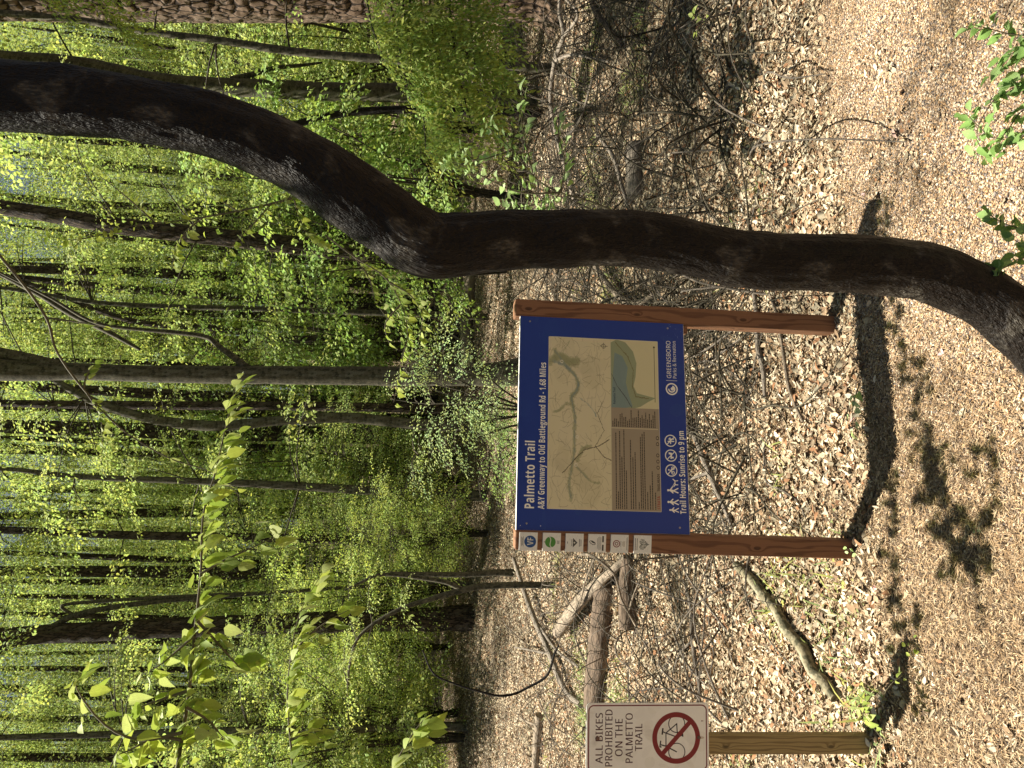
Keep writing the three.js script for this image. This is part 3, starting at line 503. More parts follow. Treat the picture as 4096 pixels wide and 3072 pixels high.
// ---------------------------------------------------------------- the bicycle sign
{
  const foot = groundAt(3492, 2978), d = depthOf(foot), mm = d / FOCAL, pw = 71 * mm;
  const yTop = above(foot, 2338), y0 = above(foot, 2823), W = 258 * mm, H = yTop - y0, cTop = at(2338, 2941, d), cBot = at(2823, 2943, d);
  const lean = Math.atan2(cTop.x - foot.x, cTop.y - foot.y);
  const s = thing('bike_sign', 'white metal sign with a crossed out bicycle on a pale wooden post', 'prohibition sign', foot.clone());
  s.rotation.set(0, 0.12, -lean * 0.0);
  const uvp = new RoundedBoxGeometry(pw, y0 + H * 0.9 + 0.12, pw * 0.75, 3, 0.006), p = uvp.attributes.position, n = uvp.attributes.normal, u = uvp.attributes.uv;
  for (let i = 0; i < p.count; i++) { const ax = Math.abs(n.getX(i)) > 0.7; u.setXY(i, (ax ? p.getZ(i) : p.getX(i)) / 0.1 + 0.5, p.getY(i) / 0.8 + 0.13); }
  const post = part(s, 'post', uvp, yellowWood); const off = at(2823, 2943, d).x - foot.x; post.position.set(0, (y0 + H * 0.9) / 2 - 0.06, 0); post.rotation.z = 0.004; post.position.x = 0.004;
  const sh = new THREE.Shape(), r = 0.016, hw = W / 2, hh = H / 2;
  sh.moveTo(-hw + r, -hh); sh.lineTo(hw - r, -hh); sh.absarc(hw - r, -hh + r, r, -Math.PI / 2, 0); sh.lineTo(hw, hh - r); sh.absarc(hw - r, hh - r, r, 0, Math.PI / 2); sh.lineTo(-hw + r, hh); sh.absarc(-hw + r, hh - r, r, Math.PI / 2, Math.PI); sh.lineTo(-hw, -hh + r); sh.absarc(-hw + r, -hh + r, r, Math.PI, Math.PI * 1.5);
  const pg = new THREE.ExtrudeGeometry(sh, { depth: 0.0025, bevelEnabled: true, bevelSize: 0.0006, bevelThickness: 0.0006, bevelSegments: 2 });
  const plate = part(s, 'plate', pg, new THREE.MeshStandardMaterial({ color: new THREE.Color().setRGB(0.6, 0.6, 0.55), metalness: 0.2, roughness: 0.45 }));
  { const [, py] = project(foot.clone().add(V(0, y0 + hh, 0))); plate.userData.shift = (py - 2942) * mm; }
  plate.position.set(plate.userData.shift, y0 + hh, pw * 0.375 + 0.003); plate.rotation.z = -lean;
  const cw = 720, ch = Math.round(720 * H / W), [c, g] = canvas(cw, ch), Sx = cw / 258, Sy = ch / 485;          // drawn in the photo's units: 258 x 485
  g.scale(Sx, Sy); g.fillStyle = '#f0ede0'; g.fillRect(0, 0, 258, 485);
  for (let i = 0; i < 70; i++) { g.fillStyle = `rgba(120,110,85,${rr(0.01, 0.05)})`; g.beginPath(); g.ellipse(rr(0, 258), rr(0, 485), rr(4, 50), rr(3, 30), rr(0, 3), 0, 7); g.fill(); }
  const red = '#6d1017', ink = '#1b1112'; g.strokeStyle = red; g.lineWidth = 4.5; g.beginPath(); g.roundRect(9, 9, 240, 467, 20); g.stroke();
  const rows = [['ALL BIKES', 36, 223, 36, 64], ['PROHIBITED', 22, 236, 74, 102], ['ON THE', 60, 201, 113, 142], ['PALMETTO', 34, 222, 154, 182], ['TRAIL', 80, 181, 192, 220]];
  for (const [t, x0, x1, a, b] of rows) text(g, t, x0, b, x1 - x0, b - a, 'SIZE sans-serif', '#40191a');
  for (const [t, x0, x1, a, b] of rows) text(g, t, x0 + 0.8, b, x1 - x0, b - a, 'SIZE sans-serif', '#40191a');
  const cx = 128, cy = 355, R = 86; g.lineCap = 'butt';
  g.strokeStyle = ink; g.lineWidth = 3.4;
  for (const [x, y] of [[76, 357], [180, 357]]) { g.beginPath(); g.arc(x, y, 32, 0, 7); g.stroke(); }
  const stroke = (w, ...p) => { g.lineWidth = w; g.beginPath(); p.forEach(([x, y], i) => i ? g.lineTo(x, y) : g.moveTo(x, y)); g.stroke(); };
  stroke(4.5, [76, 357], [98, 312], [103, 294]); stroke(4, [98, 314], [146, 314]); stroke(4, [98, 316], [130, 360]); stroke(4, [146, 314], [130, 360], [180, 357], [146, 314], [151, 301]);
  stroke(5, [94, 296], [96, 290], [118, 293]); stroke(6, [140, 299], [164, 302]); stroke(4, [130, 360], [138, 380]); stroke(5, [132, 381], [146, 380]);
  g.strokeStyle = '#7d1118'; g.lineWidth = 19; g.beginPath(); g.arc(cx, cy, R, 0, 7); g.stroke(); g.lineWidth = 17; g.beginPath(); g.moveTo(cx - R * .72, cy - R * .68); g.lineTo(cx + R * .72, cy + R * .68); g.stroke();
  for (const [x, y, rr0] of [[126, 42, 7], [128, 446, 8], [190, 458, 3]]) { g.fillStyle = 'rgba(92,52,30,0.75)'; g.beginPath(); g.ellipse(x, y, rr0 * 0.8, rr0, 0, 0, 7); g.fill(); g.fillStyle = 'rgba(120,80,50,0.3)'; g.beginPath(); g.ellipse(x, y + rr0, rr0 * 0.6, rr0 * 1.6, 0, 0, 7); g.fill(); }
  const fs = new THREE.ShapeGeometry(sh, 12), fu = fs.attributes.uv; for (let i = 0; i < fu.count; i++) fu.setXY(i, fs.attributes.position.getX(i) / W + 0.5, fs.attributes.position.getY(i) / H + 0.5);
  const face = part(plate, 'printed_face', fs, printMaterial(c, 0.5)); face.position.z = 0.0036;
  for (const y of [hh - 0.085 * H, -hh + 0.08 * H]) { const b = part(plate, 'bolt', new THREE.SphereGeometry(0.006, 10, 6), new THREE.MeshStandardMaterial({ color: new THREE.Color().setRGB(0.16, 0.1, 0.07), roughness: 0.7, metalness: 0.4 })); b.scale.z = 0.5; b.position.set(0, y, 0.004); }
}

// ---------------------------------------------------------------- trees
const leafGreen = leafMaterial(0.43, 0.54, 0.14, 0.5), leafMid = leafMaterial(0.3, 0.44, 0.09, 0.5), leafDeep = leafMaterial(0.22, 0.33, 0.08, 0.4), leafPale = leafMaterial(0.36, 0.48, 0.19, 0.4), leafLime = leafMaterial(0.46, 0.58, 0.12, 0.55);
const broad = { w: 0.62, wide: 0.42, sec: 2 }, small = { w: 0.55, wide: 0.45, sec: 1 };
const SPRAY = {
  tree: [0, 1, 2, 3].map(() => spray({ n: 18, len: 0.55, leaf: broad, size: 0.072, droop: 0.25, flat: 0.6 })),
  bush: [0, 1, 2].map(() => spray({ n: 20, len: 0.4, leaf: small, size: 0.042, droop: 0.2, flat: 0.7 })),
  far: [0, 1, 2].map(() => spray({ n: 34, len: 1.0, leaf: small, size: 0.085, droop: 0.15, flat: 1.6, side: 1.6 })),
  feather: [0, 1].map(() => spray({ n: 30, len: 0.42, leaf: { w: 0.36, wide: 0.5, sec: 1 }, size: 0.055, droop: 0.5, flat: 0.5, side: 0.5 })),
};
const tint = (a = 0.7, b = 1.25, hue = 0.12) => { const v = rr(a, b), h = rr(-hue, hue); return [v * (1 + h), v, v * (1 - h)]; };
// a trunk seen in the picture: rows [x, y, width] in picture points, top first, base last; depth of base from the ground it stands on
function trunkPoints(rows, dBase, dTop, over = 0) {
  const n = rows.length, pts = rows.map(([x, y, w], i) => { const d = lerp(dTop, dBase, i / (n - 1)); return [at(x, y, d), w / 2 * d / FOCAL]; });
  if (over) {                                                                   // go on above the frame
    const a = pts[0], b = pts[Math.min(2, n - 1)], dir = a[0].clone().sub(b[0]).normalize().lerp(V(0, 1, 0), 0.5).normalize();
    pts.unshift([a[0].clone().addScaledVector(dir, over * 0.5).add(V(gauss() * 0.1, 0, gauss() * 0.1)), a[1] * 0.75], ); pts.unshift([a[0].clone().addScaledVector(dir, over).add(V(gauss() * 0.3, 0, gauss() * 0.3)), a[1] * 0.3]);
  }
  return pts;
}
// limbs that leave from a trunk, and sprays of leaves along them
function crown(parent, origin, starts, { limbs = 10, len = 2.2, sprays = 14, kind = 'tree', mat = leafGreen, rise = 0.35, lo = 0.7, hi = 1.25, wood = BARK.twig, sc = [0.8, 1.3], thick = 0.016, hue = 0.1, dir = null, name = 'crown' }) {
  const lists = SPRAY[kind].map(() => []), tubes = [];
  for (let i = 0; i < limbs; i++) {
    const [s, r] = pick(starts), a = dir ? dir[0] + gauss() * dir[1] : rr(0, 6.283), L = len * rr(0.55, 1.2), p = [[s.clone(), Math.min(thick, r * 0.5)]];
    const d = V(Math.cos(a), rise + gauss() * 0.25, Math.sin(a)).normalize();
    let c = s.clone();
    for (let k = 1; k <= 4; k++) { d.x += gauss() * 0.2; d.z += gauss() * 0.2; d.y += -0.09 + gauss() * 0.14; d.normalize(); c = c.clone().addScaledVector(d, L / 4); p.push([c, Math.max(0.0025, thick * (1 - k / 4.5))]); }
    tubes.push(limb(moved(p, origin), { radial: 4, step: 0.35, lump: 0, tile: 0.3 }));
    const curve = new THREE.CatmullRomCurve3(p.map((q) => q[0]));
    for (let k = 0; k < sprays; k++) {
      const t = 0.2 + 0.8 * Math.sqrt(rnd()), q = curve.getPoint(t).sub(origin), ang = Math.atan2(-(d.z), d.x) + gauss() * 1.4;
      q.add(V(gauss() * 0.12, gauss() * 0.12 - 0.03, gauss() * 0.12).multiplyScalar(len * 0.5));
      const sz = rr(sc[0], sc[1]);
      lists[Math.floor(rnd() * lists.length)].push([T(q.x, q.y, q.z, gauss() * 0.5, ang, gauss() * 0.35 - 0.05, sz), tint(lo, hi, hue)]);
    }
  }
  for (const g of tubes) part(parent, 'limb', g, wood);
  lists.forEach((l, k) => l.length && copies(parent, name, SPRAY[kind][k], mat, l));
}
function tree(name, label, rows, o = {}) {
  const [bx, by] = rows.at(-1), foot = o.depth ? null : groundAt(bx, by), d = o.depth ?? depthOf(foot);
  const pts = trunkPoints(rows, d, d * (o.lean ?? 1), o.over ?? 5);
  if (!o.nofoot) { const b = pts.at(-1), y = terrain(b[0].x, b[0].z); if (b[0].y - y > 0.05) pts.push([V(b[0].x, y + 0.25 < b[0].y ? y + 0.25 : y, b[0].z), b[1] * 1.05]); pts.push([V(pts.at(-1)[0].x + (o.flareX ?? 0), y - 0.15, pts.at(-1)[0].z), pts.at(-1)[1] * 1.35]); }
  const origin = pts.at(-1)[0].clone(); origin.y = terrain(origin.x, origin.z);
  const t = thing(name, label, o.category ?? 'tree', origin, o.group);
  part(t, 'trunk', limb(moved(pts, origin), { radial: o.radial ?? 14, step: o.step ?? 0.12, lump: o.lump ?? 0.09, tile: o.tile ?? 0.5, freq: o.freq ?? 3, plates: o.plates ?? 0, ridge: o.ridge ?? 0 }), o.bark ?? BARK.smooth);
  for (const br of o.branches ?? []) { const bd = br.depth ?? d; const bp = br.rows.map(([x, y, w], i) => { const dd = bd + (br.out ?? 0) * i; return [at(x, y, dd), w / 2 * dd / FOCAL]; }); part(t, br.name ?? 'branch', limb(moved(bp, origin), { radial: 7, step: 0.1, lump: 0.1, tile: 0.3 }), o.bark ?? BARK.smooth); }
  if (o.crown) { const S = pts.slice(0, Math.max(2, Math.ceil(pts.length * (o.crownShare ?? 0.5)))); crown(t, origin, S, o.crown); }
  if (o.crown2) crown(t, origin, pts.slice(0, 2), o.crown2);
  
  return t;
}
// the dark crooked tree in front of the sign (rows: x, upper edge, lower edge in the 2212 wide view)
{
  const rows = [[2330, 720, 905], [2212, 632, 792], [2150, 580, 735], [2080, 550, 690], [2000, 527, 650], [1900, 512, 635], [1800, 508, 630], [1700, 505, 628], [1600, 497, 620], [1500, 480, 597], [1400, 462, 578], [1300, 451, 575], [1200, 454, 580], [1100, 457, 584], [1000, 461, 591], [930, 454, 601], [880, 424, 590], [830, 378, 562], [760, 330, 515], [700, 295, 464], [640, 266, 422], [560, 234, 384], [480, 208, 350], [400, 187, 326], [300, 167, 305], [200, 151, 291], [100, 139, 284], [0, 129, 282], [-120, 120, 278]];
  const K = 4096 / 2212, mid = rows.map(([x, a, b]) => [x * K, (a + b) / 2 * K, (b - a) * K]);
  const pts = mid.map(([x, y, w], i) => {
    const p = mid[Math.max(0, i - 1)], q = mid[Math.min(mid.length - 1, i + 1)], slope = Math.atan2(q[1] - p[1], q[0] - p[0]), wp = w * Math.abs(Math.cos(slope));
    const d = lerp(2.02, 1.62, sstep(4096 - x, 0, 4300)); return [at(x, y, d), wp / 2 * d / FOCAL];
  }).reverse();
  pts.forEach((p, i) => { if (i > 0 && i < pts.length - 1) p.push(0.5 * p[1] + 0.25 * (pts[i - 1][1] + pts[i + 1][1])); }); pts.forEach((p) => { if (p[2]) { p[1] = p[2]; p.pop(); } });
  const top = pts[0];
  for (const [dx, dy, dz, r] of [[0.12, 0.5, 0.0, 0.075], [0.2, 1.4, -0.1, 0.065], [0.35, 2.6, -0.3, 0.05], [0.4, 4.4, -0.6, 0.045], [0.5, 6.4, -0.9, 0.03], [0.6, 8.4, -1.2, 0.012]]) pts.unshift([top[0].clone().add(V(dx, dy, dz)), r]);
  const last = pts.at(-1)[0]; pts.push([V(last.x - 0.12, last.y - 0.2, last.z + 0.06), 0.115]); pts.push([V(last.x - 0.22, -0.15, last.z + 0.1), 0.17]);
  const origin = pts.at(-1)[0].clone(); origin.y = 0;
  const t = thing('crooked_tree', 'dark crooked tree trunk bending in front of the trail map sign', 'tree', origin);
  part(t, 'trunk', limb(moved(pts, origin), { radial: 96, step: 0.009, lump: 0.07, freq: 6, tile: 0.8, ridge: 0.008, rsize: 0.018 }), BARK.dark);
  crown(t, origin, pts.slice(0, 2), { limbs: 30, len: 3.4, sprays: 13, rise: 0.3, thick: 0.02, sc: [0.7, 1.1], dir: [Math.PI * 0.95, 1.1] });
  crown(t, origin, pts.slice(2, 4), { limbs: 14, len: 2.0, sprays: 12, rise: 0.4, thick: 0.014, sc: [0.7, 1.1], dir: [Math.PI * 1.05, 0.5] });
}
const crownMid = { limbs: 22, len: 3, sprays: 10, sc: [0.9, 1.5] };
tree('pine_tree', 'large pine with plated bark at the edge of the woods beyond the hemlock', [[-200, -140, 420], [0, -140, 405], [400, -141, 415], [900, -146, 430], [1400, -155, 440], [2150, -170, 470]], { depth: 11, bark: BARK.plates, radial: 110, step: 0.03, lump: 0.02, plates: 0.018, tile: 0.8, over: 9, crown: { limbs: 14, len: 3.2, sprays: 16, sc: [0.9, 1.4] }, crownShare: 0.35 });
tree('beech_tree', 'mossy grey beech trunk rising behind the feathery green hemlock', [[0, 236, 68], [309, 262, 70], [617, 325, 72], [800, 343, 72], [1000, 352, 73], [1366, 368, 72], [1650, 372, 74], [2000, 383, 78], [2150, 388, 86]], { over: 7, crown: { ...crownMid, limbs: 30 }, crownShare: 0.3, branches: [{ rows: [[925, 318, 26], [1000, 300, 22], [1100, 272, 18], [1200, 262, 14], [1290, 250, 8]], name: 'branch' }] });
tree('leaning_tree', 'thin leaning trunk between the pine and the beech', [[0, 50, 24], [309, 80, 26], [617, 130, 28], [865, 160, 30], [1160, 204, 32], [1600, 240, 34], [2050, 262, 36]], { depth: 10.5, over: 4, crown: { limbs: 9, len: 1.8, sprays: 12 }, crownShare: 0.6 });
tree('bent_sapling', 'black bent sapling stem showing beside the crook of the dark trunk', [[1120, 515, 16], [1180, 498, 28], [1290, 470, 30], [1400, 450, 30], [1640, 438, 32], [1900, 446, 30], [2110, 452, 30]], { over: 0, bark: BARK.dark, depth: 12, radial: 9 });
tree('shaded_tree', 'dark upright trunk half hidden by bright leaves near the crook', [[0, 830, 60], [480, 905, 66], [800, 940, 70], [1100, 972, 74], [1430, 1008, 76], [1760, 1010, 82]], { over: 5, depth: 15, bark: BARK.furrow, crown: { ...crownMid }, crownShare: 0.6 });
tree('slender_tree', 'slender straight trunk near the middle, left of the crooked tree', [[0, 1150, 15], [370, 1208, 18], [680, 1226, 20], [1000, 1234, 21], [1366, 1247, 22], [1740, 1258, 24]], { over: 4, depth: 17, crown: { ...crownMid, limbs: 18 }, crownShare: 0.5, radial: 8 });
tree('forked_far_tree', 'rough thin trunk with a kink, between the slender tree and the central tree', [[100, 1130, 16], [525, 1283, 22], [865, 1314, 26], [1173, 1357, 28], [1366, 1343, 28], [1720, 1340, 30]], { over: 3, depth: 20, bark: BARK.furrow, crown: { ...crownMid, limbs: 28 }, crownShare: 0.5, radial: 8 });
tree('central_tree', 'tall forked tree standing directly behind the trail map sign', [[0, 1478, 92], [340, 1487, 66], [600, 1495, 70], [925, 1499, 74], [1366, 1503, 76], [1740, 1505, 76], [1900, 1500, 86], [2060, 1490, 112], [2180, 1482, 135]], {
  over: 6, radial: 18, depth: 10.6, crown: { limbs: 48, len: 6, sprays: 36, sc: [0.9, 1.5], rise: 0.0, dir: [Math.PI / 2 - 0.32, 0.55], thick: 0.03 }, crownShare: 0.12, crown2: { limbs: 12, len: 6.2, sprays: 26, sc: [0.9, 1.4], rise: 0, dir: [2.2, 0.2], thick: 0.03 },
  branches: [{ rows: [[985, 1470, 38], [950, 1440, 28], [870, 1380, 22], [835, 1352, 20], [700, 1330, 18], [560, 1318, 16], [380, 1290, 14], [200, 1190, 11], [0, 1090, 9]] }, { rows: [[560, 1398, 14], [420, 1320, 24], [300, 1265, 24], [160, 1180, 22], [0, 1095, 20]], depth: 11 }, { rows: [[240, 1460, 40], [110, 1432, 44], [0, 1410, 46], [-160, 1380, 44]] }],
});
tree('dark_twin_tree', 'darker straight trunk of the two close trunks left of the central tree', [[0, 1612, 30], [216, 1617, 34], [700, 1622, 36], [1204, 1624, 37], [1740, 1636, 38]], { over: 4, bark: BARK.furrow, depth: 17, crown: { ...crownMid }, crownShare: 0.45, radial: 10 });
tree('curving_tree', 'smooth grey trunk curving across its dark neighbour left of the central tree', [[120, 1470, 20], [340, 1590, 30], [470, 1640, 36], [640, 1682, 40], [865, 1704, 44], [1100, 1684, 42], [1366, 1670, 44], [1690, 1698, 46]], { over: 3, depth: 15.5, crown: { ...crownMid }, crownShare: 0.4, radial: 10 });
tree('broad_far_tree', 'broad shadowed trunk far behind the curving grey tree', [[0, 1705, 56], [525, 1722, 62], [900, 1730, 66], [1366, 1738, 68], [1660, 1745, 74]], { over: 5, depth: 22, bark: BARK.furrow, crown: { ...crownMid, limbs: 28 }, crownShare: 0.5 });
tree('short_trunk_tree', 'grey-brown trunk with its foot showing between the shrubs left of the map sign', [[300, 1905, 22], [800, 1925, 28], [1200, 1945, 34], [1580, 1968, 37], [1800, 1976, 40], [1945, 1986, 50]], { over: 3, crown: { ...crownMid, limbs: 20 }, crownShare: 0.55, radial: 10 });
tree('brown_tree', 'reddish brown furrowed trunk standing at the far left behind the shrubs', [[0, 2548, 74], [300, 2530, 76], [760, 2508, 78], [1200, 2492, 82], [1580, 2480, 88], [1750, 2476, 94], [1885, 2470, 108]], { over: 6, bark: BARK.furrow, radial: 28, ridge: 0.02, step: 0.06, crown: { ...crownMid, limbs: 12 }, crownShare: 0.35 });
tree('forking_sapling', 'forking bare sapling with a long arching top left of the map sign', [[1391, 2746, 8], [1397, 2666, 10], [1428, 2560, 13], [1490, 2499, 15], [1613, 2431, 18], [1712, 2400, 20], [1848, 2360, 25], [1925, 2346, 27], [2080, 2340, 26], [2230, 2341, 28]], { over: 0, radial: 9, branches: [{ rows: [[1848, 2357, 22], [1790, 2330, 19], [1712, 2315, 19], [1520, 2298, 16], [1459, 2322, 12], [1380, 2360, 8]], name: 'fork' }], crown: { limbs: 8, len: 0.9, sprays: 6, kind: 'bush', thick: 0.006 }, crownShare: 0.4 });
tree('bare_sapling', 'short bare sapling stem just behind the forking sapling', [[1560, 2290, 10], [1700, 2297, 20], [1850, 2298, 22], [1990, 2290, 26]], { over: 0, radial: 8, depth: 12.5 });
tree('slanting_tree', 'thin dark trunk slanting across the brown tree near the top left', [[0, 2600, 26], [185, 2517, 24], [309, 2459, 22], [480, 2425, 22], [667, 2403, 18], [1100, 2370, 15], [1750, 2330, 15]], { over: 3, depth: 16.5, bark: BARK.smooth, radial: 9, branches: [{ rows: [[300, 2462, 12], [247, 2426, 14], [450, 2402, 14], [667, 2388, 14], [1000, 2372, 12]], name: 'branch' }], crown: { limbs: 14, len: 4.2, sprays: 12, dir: [Math.PI / 2 + 0.3, 0.8], rise: 0.1, sc: [0.9, 1.4] }, crownShare: 0.25 });
tree('left_edge_tree', 'pale thin trunk among leaves at the left edge beyond the brown tree', [[0, 2950, 24], [500, 2935, 28], [1000, 2920, 30], [1400, 2915, 32], [1750, 2905, 34]], { over: 4, depth: 16, crown: { ...crownMid }, crownShare: 0.6, radial: 8 });
tree('moss_tree', 'narrow mossy trunk among the shrubs between the short trunk and the brown tree', [[0, 2120, 30], [500, 2140, 34], [1000, 2150, 36], [1700, 2165, 40]], { over: 5, depth: 19, bark: BARK.furrow, crown: { ...crownMid }, crownShare: 0.6, radial: 8 });

// ---------------------------------------------------------------- understory trees and shrubs in fresh leaf
function shrub(name, label, foot, o = {}) {
  const { h = 3, r = 1.4, stems = 5, sprays = 26, kind = 'tree', mat = leafGreen, lo = 0.65, hi = 1.25, sc = [0.8, 1.25], group, low = 0.3, thick = 0.02, category = 'shrub' } = o;
  const t = thing(name, label, category, foot, group), lists = SPRAY[kind].map(() => []);
  for (let i = 0; i < stems; i++) {
    const a = rr(0, 6.283), R = r * Math.sqrt(rr(0.05, 1)), H = h * rr(0.65, 1.05), p = [];
    for (let k = 0; k <= 5; k++) { const q = k / 5; p.push([V(Math.cos(a) * R * Math.pow(q, 1.5) + gauss() * 0.08, H * q - (k ? 0 : 0.06), Math.sin(a) * R * Math.pow(q, 1.5) + gauss() * 0.08), Math.max(0.003, thick * (1 - q * 0.85))]); }
    const tubes = [limb(p, { radial: 5, step: 0.25, lump: 0.05, tile: 0.3 })];
    const c = new THREE.CatmullRomCurve3(p.map((q) => q[0]));
    let q0 = 0, b0 = 0, f0 = 0, v0 = 1;
    for (let k = 0; k < sprays; k++) {
      if (k % 8 === 0) { q0 = low + (1 - low) * rnd(); b0 = rr(0, 6.283); f0 = rr(0.1, 0.6); v0 = rr(0.75, 1.15); }
      const q = clamp(q0 + gauss() * 0.04, low * 0.9, 1), s = c.getPoint(q), b = b0 + gauss() * 0.6, off = f0 * rr(0.5, 1.2) * r * (1.1 - q * 0.5);
      const sz = rr(sc[0], sc[1]);
      lists[Math.floor(rnd() * lists.length)].push([T(s.x + Math.cos(b) * off, s.y + gauss() * 0.2, s.z - Math.sin(b) * off, gauss() * 0.4, b, gauss() * 0.35, sz), tint(lo * v0, hi * v0)]);
      if (k % 3 === 0) tubes.push(limb([[s, 0.006], [s.clone().add(V(Math.cos(b) * off * 0.6, 0.08, -Math.sin(b) * off * 0.6)), 0.004], [s.clone().add(V(Math.cos(b) * (off + 0.3), 0.05, -Math.sin(b) * (off + 0.3))), 0.002]], { radial: 3, step: 0.3, lump: 0 }));
    }
    part(t, 'stem', mergeGeometries(tubes), BARK.twig);
  }
  lists.forEach((l, k) => l.length && copies(t, 'foliage', SPRAY[kind][k], mat, l));
  return t;
}
const on = (x, d, off = 0) => { const p = at(1779, 1536 - (x - 1536), d); return V(p.x, terrain(p.x, p.z) + off, p.z); };   // x here runs across the upright picture
const footAt = (ux, d) => { const p = at(1800, 3072 - ux, d); return V(p.x, terrain(p.x, p.z), p.z); };
// the big leafy mass on the left, several shrubs deep
shrub('understory_shrub', 'big bushy yellow-green shrub left of the map sign, beside the brown tree', footAt(720, 17.5), { h: 4.8, r: 2.4, stems: 18, sprays: 96, kind: 'bush', mat: leafLime, low: 0.2, sc: [1, 1.7] });
shrub('understory_shrub', 'dense low green shrub around the foot of the short trunk tree', footAt(1150, 17.8), { h: 3.8, r: 2.0, stems: 15, sprays: 80, kind: 'bush', mat: leafGreen, low: 0.2, sc: [1, 1.6] });
shrub('understory_shrub', 'light green shrub low between the brown tree and the forking sapling', footAt(940, 15.5), { h: 2.6, r: 1.5, stems: 12, sprays: 60, kind: 'bush', mat: leafLime, low: 0.3, sc: [0.9, 1.5] });
shrub('understory_shrub', 'spreading shrub at the far left edge with hanging light leaves', footAt(220, 17), { h: 4.6, r: 2.3, stems: 16, sprays: 96, mat: leafLime, kind: 'bush', low: 0.1, sc: [1, 1.7] });
shrub('understory_shrub', 'round-leaved pale shrub in front of the two close trunks', footAt(1430, 9.2), { h: 2.2, r: 0.75, stems: 7, sprays: 26, kind: 'bush', mat: leafPale, low: 0.45, lo: 0.8, hi: 1.3, sc: [0.8, 1.2] });
shrub('understory_shrub', 'low dark green bush at the bank just above the map sign', footAt(1330, 10.5), { h: 0.95, r: 0.7, stems: 7, sprays: 22, kind: 'bush', mat: leafDeep, low: 0.2 });
const grp = 'young understory trees in fresh leaf behind the sign', lab = 'young understory tree in fresh yellow-green leaf deep in the woods';
for (const [ux, d, h, r, n, s] of [[120, 16, 6, 2, 8, 40], [480, 19, 5, 2, 8, 42], [900, 22, 7, 2.2, 9, 44], [1240, 19, 6, 2, 8, 40], [1700, 19, 7, 2.1, 8, 40], [2010, 15, 5.5, 1.8, 8, 38], [2300, 13.5, 5.5, 1.7, 8, 36], [2560, 16, 6.5, 2, 8, 40], [2860, 15, 6.5, 2, 9, 40], [1480, 23, 8, 2.4, 9, 44], [640, 24, 9, 2.6, 9, 46], [2180, 22, 8, 2.4, 9, 44], [2740, 22, 9, 2.6, 9, 44], [300, 23, 8.5, 2.6, 9, 44], [1060, 25, 9, 2.6, 9, 44], [1880, 26, 9, 2.6, 9, 44]]) shrub('understory_tree', lab, footAt(ux, d), { h, r, stems: n, sprays: Math.round(s * 1.3), group: grp, mat: (ux + d) % 3 < 1 ? leafMid : leafGreen, low: ux < 400 ? 0.14 : 0.26, sc: [1, 1.7], thick: 0.03, category: 'young tree' });

// ---------------------------------------------------------------- the woods beyond: one mass of far trunks and leaves
{
  const w = thing('far_woods', 'far woods of thin trunks and bright spring leaves on the rising slope', 'woods'); w.userData.kind = 'stuff';
  const tubes = [], lists = SPRAY.far.map(() => []);
  for (let i = 0; i < 360; i++) {
    const z = -rr(22, 62), x = rr(-0.75, 0.75) * -z, y = terrain(x, z), H = rr(14, 24), r = rr(0.07, 0.2), lx = gauss() * 0.8, lz = gauss() * 0.8;
    tubes.push(limb([[V(x, y - 0.3, z), r * 1.2], [V(x + lx * 0.3, y + H * 0.35, z + lz * 0.3), r * 0.9], [V(x + lx, y + H * 0.7, z + lz), r * 0.6], [V(x + lx * 1.5, y + H, z + lz), r * 0.2]], { radial: 6, step: 1.2, lump: 0.06, tile: 0.5 }));
    const tone = rr(0.45, 1.2);
    for (let cl = 0; cl < 19; cl++) {                                            // leaves hang in layered clumps with gaps between
      const hh = Math.pow(rnd(), 0.75), R = (1.4 + 2.8 * Math.sin(Math.PI * clamp(hh, 0.1, 0.95))) * Math.sqrt(rnd()), a = rr(0, 6.283), ct = tone * rr(0.7, 1.2), n = Math.floor(rr(7, 19));
      for (let k = 0; k < n; k++) lists[k % 3].push([T(x + Math.cos(a) * R + lx * hh + gauss() * 0.8, y + 0.5 + H * hh * 0.95 + gauss() * 0.35, z + Math.sin(a) * R + gauss() * 0.8, gauss() * 0.35, rr(0, 6.28), gauss() * 0.3, rr(0.8, 1.5)), tint(0.7 * ct, 1.2 * ct)]);
    }
  }
  part(w, 'trunks', mergeGeometries(tubes), BARK.furrow).userData.kind = 'stuff';
  lists.forEach((l, k) => copies(w, 'foliage', SPRAY.far[k], leafGreen, l));
}

// ---------------------------------------------------------------- near branches, every leaf a leaf of its own
const veins = dataTex(256, 128, (u, v) => {
  const y = Math.abs(v - 0.5), m = sstep(y, 0.03, 0.008), q = Math.abs(((u * 9 - y * 7) % 1 + 1) % 1 - 0.5), s = sstep(q, 0.09, 0.02) * 0.5, f = fbm(u, v, 30, 20, 3, 5);
  const k = 0.8 + 0.2 * f + 0.25 * Math.max(m, s); return [k, k, k * 0.95];
});
const nearLeaf = (r, g, b, t = 0.55) => { const m = new THREE.MeshPhysicalMaterial({ map: veins, roughness: 0.8, transmission: t, thickness: 0, side: THREE.DoubleSide, specularIntensity: 0.4 }); m.color.setRGB(r, g, b); return m; };
const NEAR = { lime: [nearLeaf(0.46, 0.54, 0.1), nearLeaf(0.36, 0.47, 0.08), nearLeaf(0.5, 0.58, 0.19), nearLeaf(0.27, 0.38, 0.06)], pale: [nearLeaf(0.44, 0.6, 0.26, 0.4), nearLeaf(0.5, 0.64, 0.32, 0.4), nearLeaf(0.4, 0.58, 0.18, 0.45)], ivy: [nearLeaf(0.24, 0.4, 0.11, 0.4), nearLeaf(0.3, 0.45, 0.16, 0.4), nearLeaf(0.19, 0.33, 0.08, 0.35)] };
